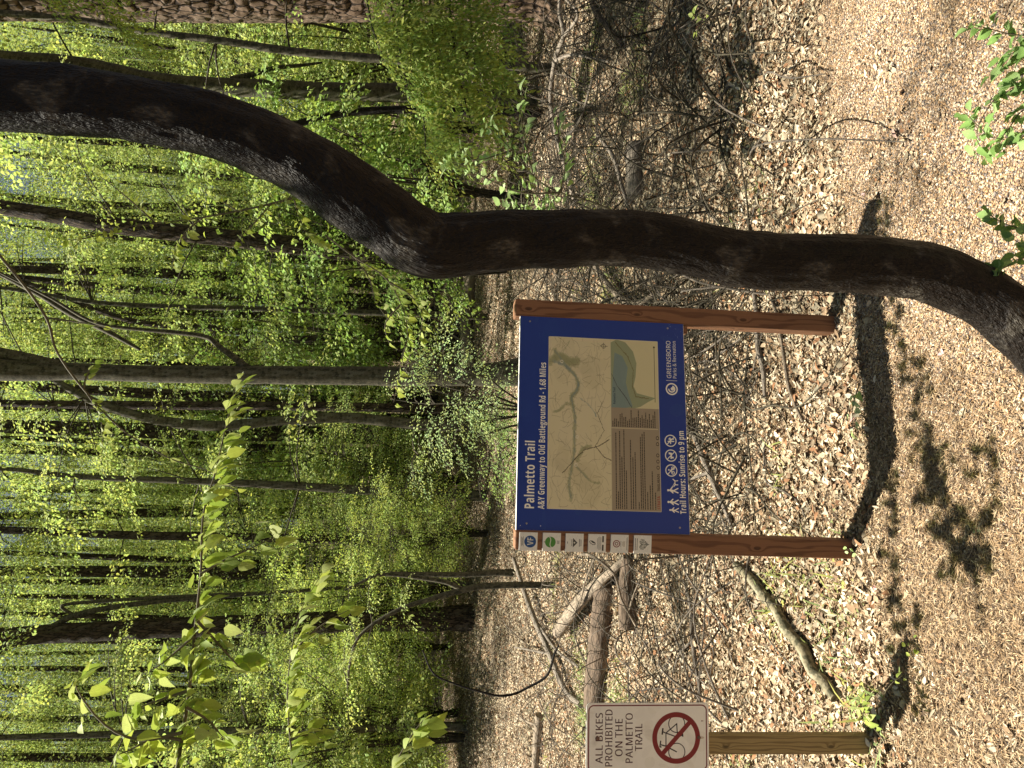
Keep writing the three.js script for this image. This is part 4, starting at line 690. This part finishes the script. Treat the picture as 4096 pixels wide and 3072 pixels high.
const leafForms = [0, 1, 2, 3].map((k) => leafShape({ w: [0.55, 0.5, 0.6, 0.46][k], fold: [0.15, 0.5, 0.25, 0.8][k], curl: [0.1, 0.3, 0.2, 0.15][k], sec: 4, wide: 0.4, wave: 0.02, twist: [0, 0.2, -0.2, 0.1][k] }));
const stemMat = new THREE.MeshStandardMaterial({ color: new THREE.Color().setRGB(0.1, 0.085, 0.045), roughness: 0.85 });
// lines: rows [x, y] in picture points with a depth; leaves: how many on each line
function leafyBranch(name, label, category, lines, { size = 0.07, mats = NEAR.lime, hang = 0.7, w0 = 0.006, spread = 0.5, stalkAway = 0.03, mat = stemMat, petiole = 'stem', jit = 0.35 } = {}) {
  const P = lines.map((l) => l.rows.map(([x, y, d]) => at(x, y, d))), origin = P[0][0].clone();
  const t = thing(name, label, category, origin);
  lines.forEach((l, li) => {
    const pts = P[li].map((p, i) => [p, Math.max(0.0012, (l.w ?? w0) * (1 - 0.8 * i / (P[li].length - 1)))]);
    part(t, li && petiole === 'stem' ? 'twig' : 'stem', limb(moved(pts, origin), { radial: 6, step: 0.04, lump: 0.08, tile: 0.3 }), mat);
    const c = new THREE.CatmullRomCurve3(P[li]), n = l.leaves ?? 0, t0 = l.from ?? 0.1;
    for (let k = 0; k < n; k++) {
      const q = t0 + (1 - t0) * (k + rnd() * 0.8) / n, p = c.getPoint(Math.min(1, q)), tan = c.getTangent(Math.min(1, q)), s = k % 2 ? 1 : -1;
      const side = new THREE.Vector3().crossVectors(tan, V(0, 1, 0)).normalize().multiplyScalar(s), z = size * rr(0.45, 1.2);
      const dir = tan.clone().multiplyScalar(0.5 + gauss() * 0.3).addScaledVector(side, spread * rr(0.4, 1.3)).add(V(gauss() * 0.35, -hang * rr(0.1, 1.3), gauss() * 0.35)).normalize();
      const y = V(gauss() * 0.5, 1, gauss() * 0.5).addScaledVector(dir, -dir.y); y.addScaledVector(dir, -y.dot(dir)).normalize();
      const zz = new THREE.Vector3().crossVectors(dir, y), m = new THREE.Mesh(pick(leafForms), pick(mats));
      const off = stalkAway * rr(0.2, 1);
      m.quaternion.setFromRotationMatrix(new THREE.Matrix4().makeBasis(dir, y, zz)); m.scale.set(z, z, z * rr(0.85, 1.15));
      m.position.copy(p).addScaledVector(dir, off * 0.4).add(V(gauss(), gauss() * 0.7, gauss()).multiplyScalar(jit * size)).sub(origin); m.name = 'leaf'; m.castShadow = m.receiveShadow = true; t.add(m);
    }
  });
  return t;
}
const D = (d, rows) => rows.map(([x, y, e]) => [x, y, e ?? d]);
leafyBranch('leafy_branch', 'long branch of large glowing lime leaves reaching in from the left edge', 'branch', [
  { rows: [[690, 3250, 2.55], [710, 3067, 2.6], [753, 2789, 2.75], [778, 2542, 2.85], [803, 2295, 2.95], [815, 2048, 3.05], [860, 1895, 3.1], [900, 1720, 3.15], [950, 1510, 3.2]], leaves: 142, from: 0.08, w: 0.008 },
  { rows: D(2.8, [[778, 2542], [700, 2610], [640, 2660], [560, 2705]]), leaves: 18 }, { rows: D(2.9, [[803, 2295], [900, 2240], [1010, 2190], [1115, 2140]]), leaves: 18 },
  { rows: D(2.75, [[760, 2760], [640, 2800], [560, 2830], [480, 2900]]), leaves: 18 }, { rows: D(2.85, [[785, 2480], [860, 2560], [930, 2640], [990, 2700]]), leaves: 18 },
  { rows: D(2.6, [[725, 2960], [620, 2950], [520, 3000], [440, 3030]]), leaves: 18 }, { rows: D(2.6, [[730, 2930], [560, 2960], [420, 2900], [310, 2760], [300, 2720]]), leaves: 21 }, { rows: D(2.7, [[745, 2830], [830, 2880], [900, 2960]]), leaves: 15 },
], { size: 0.088, jit: 0.55 });
leafyBranch('leafy_branch', 'slender branch of lime leaves hanging lower at the left edge, over the shrubs', 'branch', [
  { rows: [[1180, 3220, 2.9], [1165, 3000, 2.95], [1150, 2800, 3], [1160, 2650, 3], [1200, 2450, 3.05], [1290, 2290, 3.1]], leaves: 71, from: 0.05, w: 0.005 },
  { rows: D(3, [[1160, 2650], [1215, 2560], [1320, 2480], [1395, 2440]]), leaves: 18 }, { rows: D(2.95, [[1160, 2960], [1230, 2940], [1290, 2960]]), leaves: 10 },
], { size: 0.078 });
leafyBranch('leafy_twig', 'small twig with a few broad leaves just above the bike sign', 'twig', [{ rows: D(2.8, [[1530, 3200], [1580, 3060], [1640, 2950], [1700, 2870]]), leaves: 21, from: 0.2, w: 0.004 }], { size: 0.09 });
leafyBranch('leafy_strand', 'drooping strand of sunlit leaves just above the top of the map sign', 'branch', [
  { rows: D(4.6, [[1300, 940], [1420, 1030], [1540, 1110], [1610, 1230], [1630, 1340], [1605, 1450], [1575, 1610]]), leaves: 70, from: 0.15 }, { rows: D(4.55, [[1560, 1130], [1640, 1180], [1690, 1260], [1675, 1360]]), leaves: 26 }, { rows: D(4.7, [[1420, 1030], [1480, 1120], [1500, 1200], [1560, 1290]]), leaves: 26 }, { rows: D(4.6, [[1600, 1220], [1540, 1300], [1560, 1380]]), leaves: 12 },
], { size: 0.058 });
leafyBranch('hanging_twig', 'long bare twig drooping from the treetops, with one tuft of leaves', 'branch', [
  { rows: D(4.1, [[-150, 860], [0, 1024], [185, 1271], [228, 1407], [370, 1598], [494, 1722], [679, 1833], [858, 1895], [960, 1985]]), leaves: 8, from: 0.7, w: 0.009 }, { rows: D(4.1, [[335, 1550], [350, 1490], [380, 1460]]), leaves: 14 }, { rows: D(4.1, [[350, 1575], [400, 1660], [410, 1790]]), leaves: 30 }, { rows: D(4.1, [[185, 1271], [320, 1290], [420, 1310], [530, 1350]]), leaves: 6 },
], { size: 0.055, spread: 0.6 });
leafyBranch('leafy_branch', 'bright leafy branch behind the upper bend of the crooked trunk', 'branch', [
  { rows: D(4.8, [[1330, 700], [1175, 788], [1085, 815], [814, 869], [515, 905]]), leaves: 60, from: 0.15, w: 0.012 }, { rows: D(4.8, [[1085, 815], [1010, 900], [930, 980], [880, 1060]]), leaves: 40 }, { rows: D(4.7, [[814, 869], [740, 930], [700, 1000], [690, 1080]]), leaves: 36 }, { rows: D(4.9, [[950, 845], [880, 800], [800, 760]]), leaves: 24 }, { rows: D(4.8, [[1175, 788], [1200, 880], [1240, 950], [1310, 1000]]), leaves: 36 }, { rows: D(4.8, [[620, 890], [520, 800], [420, 720], [330, 660]]), leaves: 40 }, { rows: D(4.8, [[515, 905], [400, 940], [280, 960], [180, 940]]), leaves: 40 },
], { size: 0.062, spread: 0.7 });
{
  const d = 4.5;
  leafyBranch('pale_sapling', 'sapling with small pale green leaves right of the crooked trunk', 'sapling', [
    { rows: D(d, [[2905, 930], [2700, 900], [2500, 860], [2345, 800], [2240, 770], [2150, 720], [2080, 640], [2010, 560], [1940, 500]]), leaves: 48, from: 0.45, w: 0.009 }, { rows: D(d - 0.15, [[2240, 770], [2080, 770], [1920, 700], [1820, 650], [1785, 660]]), leaves: 46 }, { rows: D(d - 0.1, [[2130, 690], [2100, 560], [2085, 470], [2085, 385]]), leaves: 26 }, { rows: D(d, [[2240, 770], [2260, 660], [2240, 560], [2225, 480]]), leaves: 30 }, { rows: D(d + 0.1, [[2200, 750], [2170, 800], [2090, 830], [2030, 830]]), leaves: 34 }, { rows: D(d - 0.1, [[2050, 600], [1990, 620], [1900, 640], [1850, 600]]), leaves: 18 }, { rows: D(d - 0.2, [[2240, 770], [2190, 830], [2130, 850]]), leaves: 30 },
  ], { size: 0.08, mats: NEAR.pale, hang: 0.2, spread: 0.8, stalkAway: 0.1 });
}
// ---------------------------------------------------------------- ground plants
const plant = (name, label, lines, o) => leafyBranch(name, label, 'plant', lines, { size: 0.042, mats: NEAR.ivy, hang: -0.1, spread: 0.8, w0: 0.0025, ...o });
plant('creeping_plant', 'patch of green broad-leaved creeper at the lower right edge of the path', [
  { rows: [[4230, 250, 2.02], [4080, 300, 2.0], [3960, 420, 2.0], [3905, 540, 2.02], [3950, 640, 2.05]], leaves: 42 }, { rows: D(2.03, [[4240, 130], [4060, 140], [3940, 110], [3870, 95]]), leaves: 26 }, { rows: D(1.98, [[4240, 380], [4090, 440], [3990, 560], [3860, 450]]), leaves: 38 }, { rows: D(1.95, [[4260, 520], [4130, 520], [4050, 590]]), leaves: 24 }, { rows: D(2.0, [[4240, 60], [4130, 220], [4050, 210], [3990, 300]]), leaves: 34 }, { rows: D(1.97, [[4250, 330], [4150, 380], [4080, 340], [4010, 380]]), leaves: 34 },
]);
plant('creeping_plant', 'small clump of creeper at the bottom edge beside the crooked trunk', [{ rows: D(2.0, [[4240, 900], [4110, 920], [4010, 890], [3960, 860]]), leaves: 26 }, { rows: D(1.98, [[4240, 1000], [4090, 1030], [4000, 1080], [3970, 1090]]), leaves: 30 }, { rows: D(1.97, [[4240, 960], [4130, 1000], [4060, 960]]), leaves: 18 }]);
plant('seedling', 'bright seedling leaning on the foot of the bike sign post', [{ rows: D(2.58, [[3535, 2960], [3490, 2905], [3450, 2850], [3465, 2790]]), leaves: 16, from: 0.2 }], { mats: NEAR.lime, size: 0.046, hang: 0.2 });
plant('seedling', 'two-leaved sprout on the path right of the bike sign post', [{ rows: D(2.6, [[3530, 2800], [3555, 2745], [3615, 2700]]), leaves: 5, from: 0.5 }], { mats: NEAR.lime, size: 0.03 });
plant('seedling', 'pale wilted plant lying along the upper edge of the board shadow', [{ rows: D(2.98, [[3440, 1530], [3420, 1590], [3408, 1660], [3415, 1740]]), leaves: 16 }], { mats: NEAR.pale, size: 0.045, hang: 0.1 });
plant('seedling', 'tiny green sprout at the foot of the left sign post', [{ rows: D(2.86, [[3440, 2210], [3405, 2205], [3385, 2195]]), leaves: 6 }], { mats: NEAR.pale, size: 0.022 });
plant('seedling', 'small yellow-green weed on the path below the fallen branch', [{ rows: D(2.62, [[3660, 2640], [3640, 2610], [3650, 2560]]), leaves: 6 }], { mats: NEAR.lime, size: 0.03 });
plant('seedling', 'fresh green sprig in the litter right of the pale sapling', [{ rows: D(4.6, [[2830, 60], [2790, 70], [2770, 50]]), leaves: 9 }, { rows: D(4.6, [[2830, 60], [2800, 110], [2785, 130]]), leaves: 7 }], { mats: NEAR.lime, size: 0.045 });
{ // low weeds and moss-green blades scattered in the litter
  const blades = [0, 1, 2].map(() => { const L = new Leaves(), b = leafShape({ w: 0.09, fold: 0.3, curl: 0.5, sec: 2, stalk: 0 }), f = leafShape({ w: 0.6, fold: 0.3, curl: 0.2, sec: 1 }); for (let i = 0; i < 16; i++) { const a = rr(0, 6.28), r = 0.13 * Math.sqrt(rnd()), v = rr(0.7, 1.2); rnd() < 0.6 ? L.add(b, T(Math.cos(a) * r, 0, Math.sin(a) * r, 0, rr(0, 6.28), rr(0.5, 1.4), rr(0.05, 0.12)), [v, v, v]) : L.add(f, T(Math.cos(a) * r, rr(0.01, 0.04), Math.sin(a) * r, gauss() * .5, rr(0, 6.28), rr(-0.2, 0.6), rr(0.015, 0.035)), [v, v, v]); } return L.build(); });
  const list = [[], [], []];
  for (let i = 0; i < 12000; i++) { const z = rr(-9.5, -2.7), x = rr(-6, 6); if (!inView(x, z, 0.5) || z > edgeZ(x) - 0.05) continue; const k = n3(x * 0.9 + 4, z * 0.9, 2.2) + 0.4 * n3(x * 3, z * 3, 6); if (k < 0.1 + rnd() * 0.4) continue; list[i % 3].push([onGround(x, z, 0.015, rr(0.5, 1.05)), tint(0.6, 1.05, 0.2)]); }
  const w = thing('low_weeds', 'sparse low green weeds and blades growing through the dry leaves', 'weeds'); w.userData.kind = 'stuff';
  list.forEach((l, k) => copies(w, 'weeds', blades[k], leafMaterial(0.36, 0.42, 0.13, 0.35), l));
}
// ---------------------------------------------------------------- the feathery hemlock at the right
{
  const foot = V(3.9, 0, -6.0); foot.y = terrain(foot.x, foot.z);
  const t = thing('hemlock', 'feathery green evergreen reaching in from the right edge in front of the beech', 'tree', foot);
  part(t, 'trunk', limb([[V(0, -0.1, 0), 0.07], [V(0.05, 1.2, 0.1), 0.06], [V(0.0, 2.6, 0), 0.05], [V(0.1, 4.6, 0), 0.03], [V(0, 6.2, 0), 0.01]], { radial: 9, tile: 0.3 }), BARK.furrow);
  const lists = SPRAY.feather.map(() => []);
  const lines = [[[1600, -300], [1610, 0], [1660, 250], [1690, 430], [1705, 610]], [[1520, -300], [1560, 0], [1600, 200], [1640, 400]], [[1780, -300], [1800, 50], [1830, 260], [1860, 400], [1900, 540]], [[1450, -300], [1470, 0], [1490, 110], [1530, 220]], [[1700, -300], [1720, 0], [1740, 200], [1790, 330]], [[1850, -200], [1880, 40], [1890, 170], [1900, 260]], [[1660, -300], [1640, 0], [1640, 200], [1650, 330]]].map((l) => l.map(([x, y], i) => at(x, y, 5.9 - 0.15 * i)));
  for (let i = 0; i < 12; i++) { const a = rr(0, 6.28), y = rr(3.4, 5.6), l = rr(0.8, 1.6); lines.push([0, 0.4, 0.75, 1].map((q) => foot.clone().add(V(Math.cos(a) * l * q, y - 0.4 * q * q, Math.sin(a) * l * q)))); }
  for (const l of lines) {
    const s = foot.clone().add(V(0, clamp(l[0].y - foot.y + 0.25, 0.5, 5.8), 0)); if (l[0].distanceTo(s) > 0.2) l.unshift(s);
    part(t, 'branch', limb(moved(l.map((p, i) => [p, 0.012 * (1 - i / l.length) + 0.002]), foot), { radial: 5, step: 0.15, lump: 0 }), BARK.twig);
    const c = new THREE.CatmullRomCurve3(l);
    for (let k = 0; k < 84; k++) { const q = c.getPoint(rr(0.08, 1)).sub(foot), tan = c.getTangent(0.8), a = Math.atan2(-tan.z, tan.x) + gauss() * 1.1, v = rr(0.7, 1.25); lists[k % 2].push([T(q.x + gauss() * 0.06, q.y + gauss() * 0.05 - 0.02, q.z + gauss() * 0.06, gauss() * 0.5, a, -rr(0, 0.6), rr(0.7, 1.15)), [v * rr(0.8, 1.2), v, v * 0.9]]); }
  }
  lists.forEach((l, k) => copies(t, 'foliage', SPRAY.feather[k], leafMaterial(0.36, 0.47, 0.1, 0.45), l));
}
// ---------------------------------------------------------------- logs, fallen branches, vines
// rows [x, y, width, lift above the ground]; the places are on the ground under each picture point
function fallen(name, label, category, rows, { mat = BARK.dead, forks = [], radial = 8, lump = 0.12, step = 0.03, depth = null, cap = true, ridge = 0 } = {}) {
  const conv = (R) => R.map(([x, y, w, lift = 0]) => { const g = groundAt(x, y); const d = depth ?? depthOf(g); if (depth) return [at(x, y, d), w / 2 * d / FOCAL]; const r = w / 2 * d / FOCAL; g.y += r * (w > 60 ? 0.62 : 0.7) + lift + (w > 60 ? 0.0 : 0.035); return [g, r]; });
  const main = conv(rows), o = main[0][0].clone(), t = thing(name, label, category, o);
  part(t, 'wood', limb(moved(main, o), { radial, step, lump, freq: 9, tile: 0.3, cap, ridge }), mat);
  for (const f of forks) part(t, 'side_branch', limb(moved(conv(f), o), { radial: 6, step, lump, freq: 9, tile: 0.3, cap }), mat);
  return t;
}
fallen('fallen_log', 'thick reddish log lying between the bike sign and the map sign', 'log', [[2425, 2830, 112], [2432, 2700, 110], [2440, 2560, 104], [2452, 2420, 100], [2462, 2330, 96]], { mat: BARK.log, radial: 18, ridge: 0.01 });
fallen('fallen_log', 'short pale log stub in the brush beside the left sign post', 'log', [[2548, 2520, 88], [2545, 2440, 86], [2540, 2330, 78], [2540, 2230, 66]], { mat: BARK.log, radial: 14, ridge: 0.008 });
fallen('fallen_log', 'grey slanting dead limb resting over the reddish log', 'log', [[2290, 2530, 46, 0.08], [2350, 2460, 52, 0.1], [2420, 2390, 50, 0.12], [2490, 2315, 40, 0.1], [2545, 2230, 30, 0.02]], { mat: BARK.pale, radial: 10 });
fallen('fallen_log', 'splintered pale log lying on the far bank above the map sign', 'log', [[1908, 1090, 44], [1900, 1180, 52], [1892, 1290, 52], [1895, 1380, 54], [1905, 1450, 60], [1912, 1480, 30]], { mat: BARK.pale, radial: 12, ridge: 0.02, forks: [[[1885, 1380, 14, 0.05], [1840, 1330, 10, 0.3], [1800, 1300, 6, 0.6]], [[1890, 1440, 12, 0.05], [1850, 1400, 8, 0.2], [1815, 1330, 5, 0.5]]] });
fallen('fallen_log', 'pale broken log on the slope behind the bike sign', 'log', [[2160, 3150, 32], [2165, 3040, 32], [2172, 2950, 34], [2182, 2860, 36]], { mat: BARK.pale, radial: 10, forks: [[[2165, 2900, 12, 0.03], [2145, 2880, 8, 0.12], [2130, 2850, 5, 0.2]]] });
fallen('log_stub', 'dark hollow log end in the grass right of the crooked trunk', 'log', [[2575, 590, 84], [2574, 640, 84], [2572, 710, 80], [2570, 790, 76]], { mat: BARK.dead, radial: 16, ridge: 0.01 });
fallen('fallen_branch', 'thick rough branch lying aslant in the litter between the two signs', 'branch', [[2985, 2262, 34], [3060, 2330, 40], [3100, 2385, 42], [3150, 2440, 44], [3200, 2530, 46], [3255, 2590, 46], [3300, 2685, 46], [3345, 2730, 42], [3390, 2795, 36]], { mat: BARK.rough, radial: 14, lump: 0.25, ridge: 0.006, forks: [[[3075, 2350, 10, 0.02], [3030, 2400, 8, 0.04], [2990, 2440, 5, 0.03]]] });
fallen('fallen_branch', 'smooth brown stick in the litter below the right half of the board', 'stick', [[3048, 1120, 20], [3053, 1180, 21], [3062, 1290, 22], [3068, 1394, 24], [3088, 1480, 22], [3092, 1590, 16]], {});
fallen('fallen_branch', 'thin straw-coloured stick nearest the board shadow', 'stick', [[3110, 1170, 12], [3140, 1260, 14], [3165, 1400, 15], [3195, 1560, 16], [3245, 1690, 12]], { mat: BARK.pale });
fallen('fallen_branch', 'grey branch curving out from under the board to the path', 'branch', [[2720, 1600, 20, 0.06], [2760, 1680, 22, 0.03], [2812, 1752, 24], [2845, 1830, 25], [2874, 1900, 24], [2935, 2048, 18], [2960, 2110, 10]], { forks: [[[2874, 1890, 14, 0.01], [2800, 1920, 12, 0.03], [2740, 1945, 10, 0.05]]] });
fallen('fallen_branch', 'long dark branch sloping down from the sapling to the reddish log', 'branch', [[2095, 2235, 16, 0.1], [2169, 2449, 22, 0.08], [2231, 2604, 25, 0.05], [2292, 2758, 26, 0.03], [2345, 2820, 24]], { forks: [[[2190, 2500, 14, 0.06], [2260, 2600, 12, 0.05], [2345, 2670, 10, 0.03]], [[2218, 2616, 10, 0.02], [2160, 2600, 8, 0.1], [2110, 2590, 6, 0.15]]] });
fallen('hanging_vine', 'thin dark vine looping in an arc above the slope behind the log', 'vine', [[1690, 2600, 7], [1737, 2696, 8], [1820, 2735, 8], [1891, 2758, 9], [1996, 2783, 10], [2060, 2775, 10], [2107, 2752, 10], [2187, 2703, 11], [2218, 2616, 9], [2235, 2580, 7]], { depth: 8.3, mat: BARK.dark, cap: false });
fallen('fallen_branch', 'long wavy bare branch lying in the dark brush at the right', 'branch', [[2290, -60, 16, 0.1], [2300, 60, 18, 0.14], [2317, 148, 20, 0.14], [2290, 240, 20, 0.16], [2270, 400, 20, 0.16], [2286, 556, 20, 0.12], [2311, 680, 22, 0.08], [2330, 820, 22, 0.02]], { mat: BARK.dead, forks: [[[2317, 148, 14, 0.14], [2360, 70, 11, 0.1], [2295, 0, 8, 0.06]], [[2280, 250, 16, 0.16], [2340, 225, 12, 0.12], [2470, 250, 10, 0.04]], [[2311, 560, 14, 0.12], [2370, 470, 12, 0.08], [2400, 310, 9, 0.03]]] });
fallen('fallen_branch', 'curved stick beside the hollow log end', 'stick', [[2447, 543, 12, 0.1], [2515, 642, 18, 0.08], [2535, 740, 18, 0.06], [2552, 840, 16, 0.03]], {});
fallen('fallen_branch', 'straight pinkish stick at the right edge of the woods', 'stick', [[2370, -40, 20], [2400, 45, 22], [2450, 110, 22], [2512, 180, 20]], { mat: BARK.log });
fallen('fallen_branch', 'grey forked branch in the shade just under the right post of the map sign', 'branch', [[2380, 1000, 16, 0.05], [2450, 1090, 22, 0.08], [2520, 1180, 26, 0.06], [2600, 1215, 24, 0.04], [2650, 1180, 16, 0.02]], { mat: BARK.pale, forks: [[[2520, 1180, 16, 0.05], [2560, 1250, 13, 0.03], [2600, 1300, 9, 0.01]]] });
fallen('fallen_branch', 'white bare twig arching beside the left sign post', 'twig', [[2440, 2235, 9, 0.25], [2490, 2222, 11, 0.3], [2560, 2240, 11, 0.3], [2580, 2300, 11, 0.2], [2560, 2400, 10, 0.1], [2590, 2520, 8, 0.03]], { mat: BARK.pale, forks: [[[2545, 2240, 8, 0.3], [2480, 2330, 8, 0.26], [2420, 2420, 7, 0.2], [2350, 2480, 5, 0.15]], [[2580, 2440, 8, 0.08], [2620, 2380, 7, 0.12], [2650, 2290, 6, 0.1]]] });
fallen('fallen_branch', 'thin branch in the litter just right of the bike sign', 'stick', [[2760, 2320, 12], [2790, 2420, 16], [2800, 2560, 18], [2815, 2680, 16], [2830, 2780, 10]], { forks: [[[2800, 2560, 10], [2760, 2620, 8, 0.03], [2740, 2690, 5, 0.04]], [[2740, 2540, 9, 0.03], [2790, 2660, 10, 0.02], [2850, 2740, 8]]] });
{ // the tangle of fine dead twigs on the floor
  const L = [];
  for (let i = 0; i < 1900; i++) {
    const z = -rr(3.7, 11), x = rnd() < 0.6 ? rr(-0.3, 5.5) : rr(-4.5, 1); if (!inView(x, z, 0.6)) continue;
    if (n3(x * 0.8, z * 0.8, 9.5) < -0.15 && rnd() < 0.6) continue;
    const len = rr(0.25, 1.3), a = rr(0, 6.283), r = rr(0.002, 0.0075), p = []; let b = a, c = V(x, 0, z); const arch = rnd() < 0.5 ? rr(0.05, 0.4) : 0.02;
    for (let k = 0; k <= 4; k++) { const q = k / 4; p.push([V(c.x, terrain(c.x, c.z) + 0.012 + arch * Math.sin(Math.PI * Math.min(1, q * rr(0.9, 1.1))) + rr(0, 0.02), c.z), r * (1 - 0.6 * q)]); b += gauss() * 0.5; c = c.clone().add(V(Math.cos(b) * len / 4, 0, Math.sin(b) * len / 4)); }
    L.push(limb(p, { radial: 4, step: 0.08, lump: 0, tile: 0.3 }));
  }
  const t = thing('dead_twigs', 'tangle of fine dead twigs lying across the forest floor', 'twigs'); t.userData.kind = 'stuff';
  part(t, 'twigs', mergeGeometries(L), BARK.dead).userData.kind = 'stuff';
}

{ // darker brush and dead branches heaped behind the board and to the right
  const L = [];
  const spots = [[0.2, 4.6, -9, -4.3, 620, 1], [-0.7, 0.7, -6.2, -3.9, 260, 0.8], [-2.6, -0.7, -8, -4.4, 240, 0.8], [1.5, 4.6, -13, -8, 200, 1.4]];
  for (const [x0, x1, z0, z1, n, big] of spots) for (let i = 0; i < n; i++) {
    const z = rr(z0, z1), x = rr(x0, x1); if (!inView(x, z, 0.8)) continue;
    if (n3(x * 0.7 + 3, z * 0.7, 4.5) < -0.1 && rnd() < 0.7) continue;
    const len = rr(0.4, 1.7) * big, r = rr(0.0025, 0.009) * big, p = [], rise = rnd() < 0.55 ? rr(0.1, 0.55) * big : 0.03; let b = rr(0, 6.283), c = V(x, 0, z);
    for (let k = 0; k <= 5; k++) { const q = k / 5; p.push([V(c.x, terrain(c.x, c.z) + 0.015 + rise * Math.sin(Math.PI * Math.min(1, q * rr(0.85, 1))) + rr(0, 0.03), c.z), r * (1 - 0.7 * q)]); b += gauss() * 0.55; c = c.clone().add(V(Math.cos(b) * len / 5, 0, Math.sin(b) * len / 5)); }
    L.push(limb(p, { radial: 5, step: 0.1, lump: 0.1, tile: 0.3 }));
    if (rnd() < 0.5) { const s = p[2][0], e = s.clone().add(V(gauss() * 0.3, rr(0, 0.25), gauss() * 0.3)); L.push(limb([[s, r * 0.5], [s.clone().lerp(e, 0.5).add(V(gauss() * 0.05, 0.03, gauss() * 0.05)), r * 0.4], [e, r * 0.2]], { radial: 4, step: 0.1, lump: 0 })); }
  }
  const t = thing('brush', 'heaped dark brush and dead branches behind the board and along the right', 'brush'); t.userData.kind = 'stuff';
  part(t, 'branches', mergeGeometries(L), BARK.twig).userData.kind = 'stuff';
}

[[3452, 1452], [3448, 1640], [3800, 1415], [3515, 772], [3478, 768], [3606, 560], [3905, 2120], [3720, 2640], [3860, 1680], [3655, 1900], [3540, 2390], [3960, 2560], [3740, 300]].forEach(([x, y], k) => {
  const g = groundAt(x, y), l = thing('fallen_leaf', 'single pale dry leaf lying by itself on the path', 'leaf', g.add(V(0, 0.012, 0)), 'single dry leaves lying on the path');
  const s = rr(0.045, 0.07), m = part(l, 'blade', pick(dryShapes), new THREE.MeshStandardMaterial({ color: new THREE.Color().setRGB(0.5 * rr(0.7, 1.1), 0.42 * rr(0.7, 1.05), 0.28), roughness: 0.85, side: THREE.DoubleSide })); m.scale.setScalar(s); m.rotation.set(gauss() * 0.3, rr(0, 6.28), gauss() * 0.2);
});
renderer.render(scene, camera);
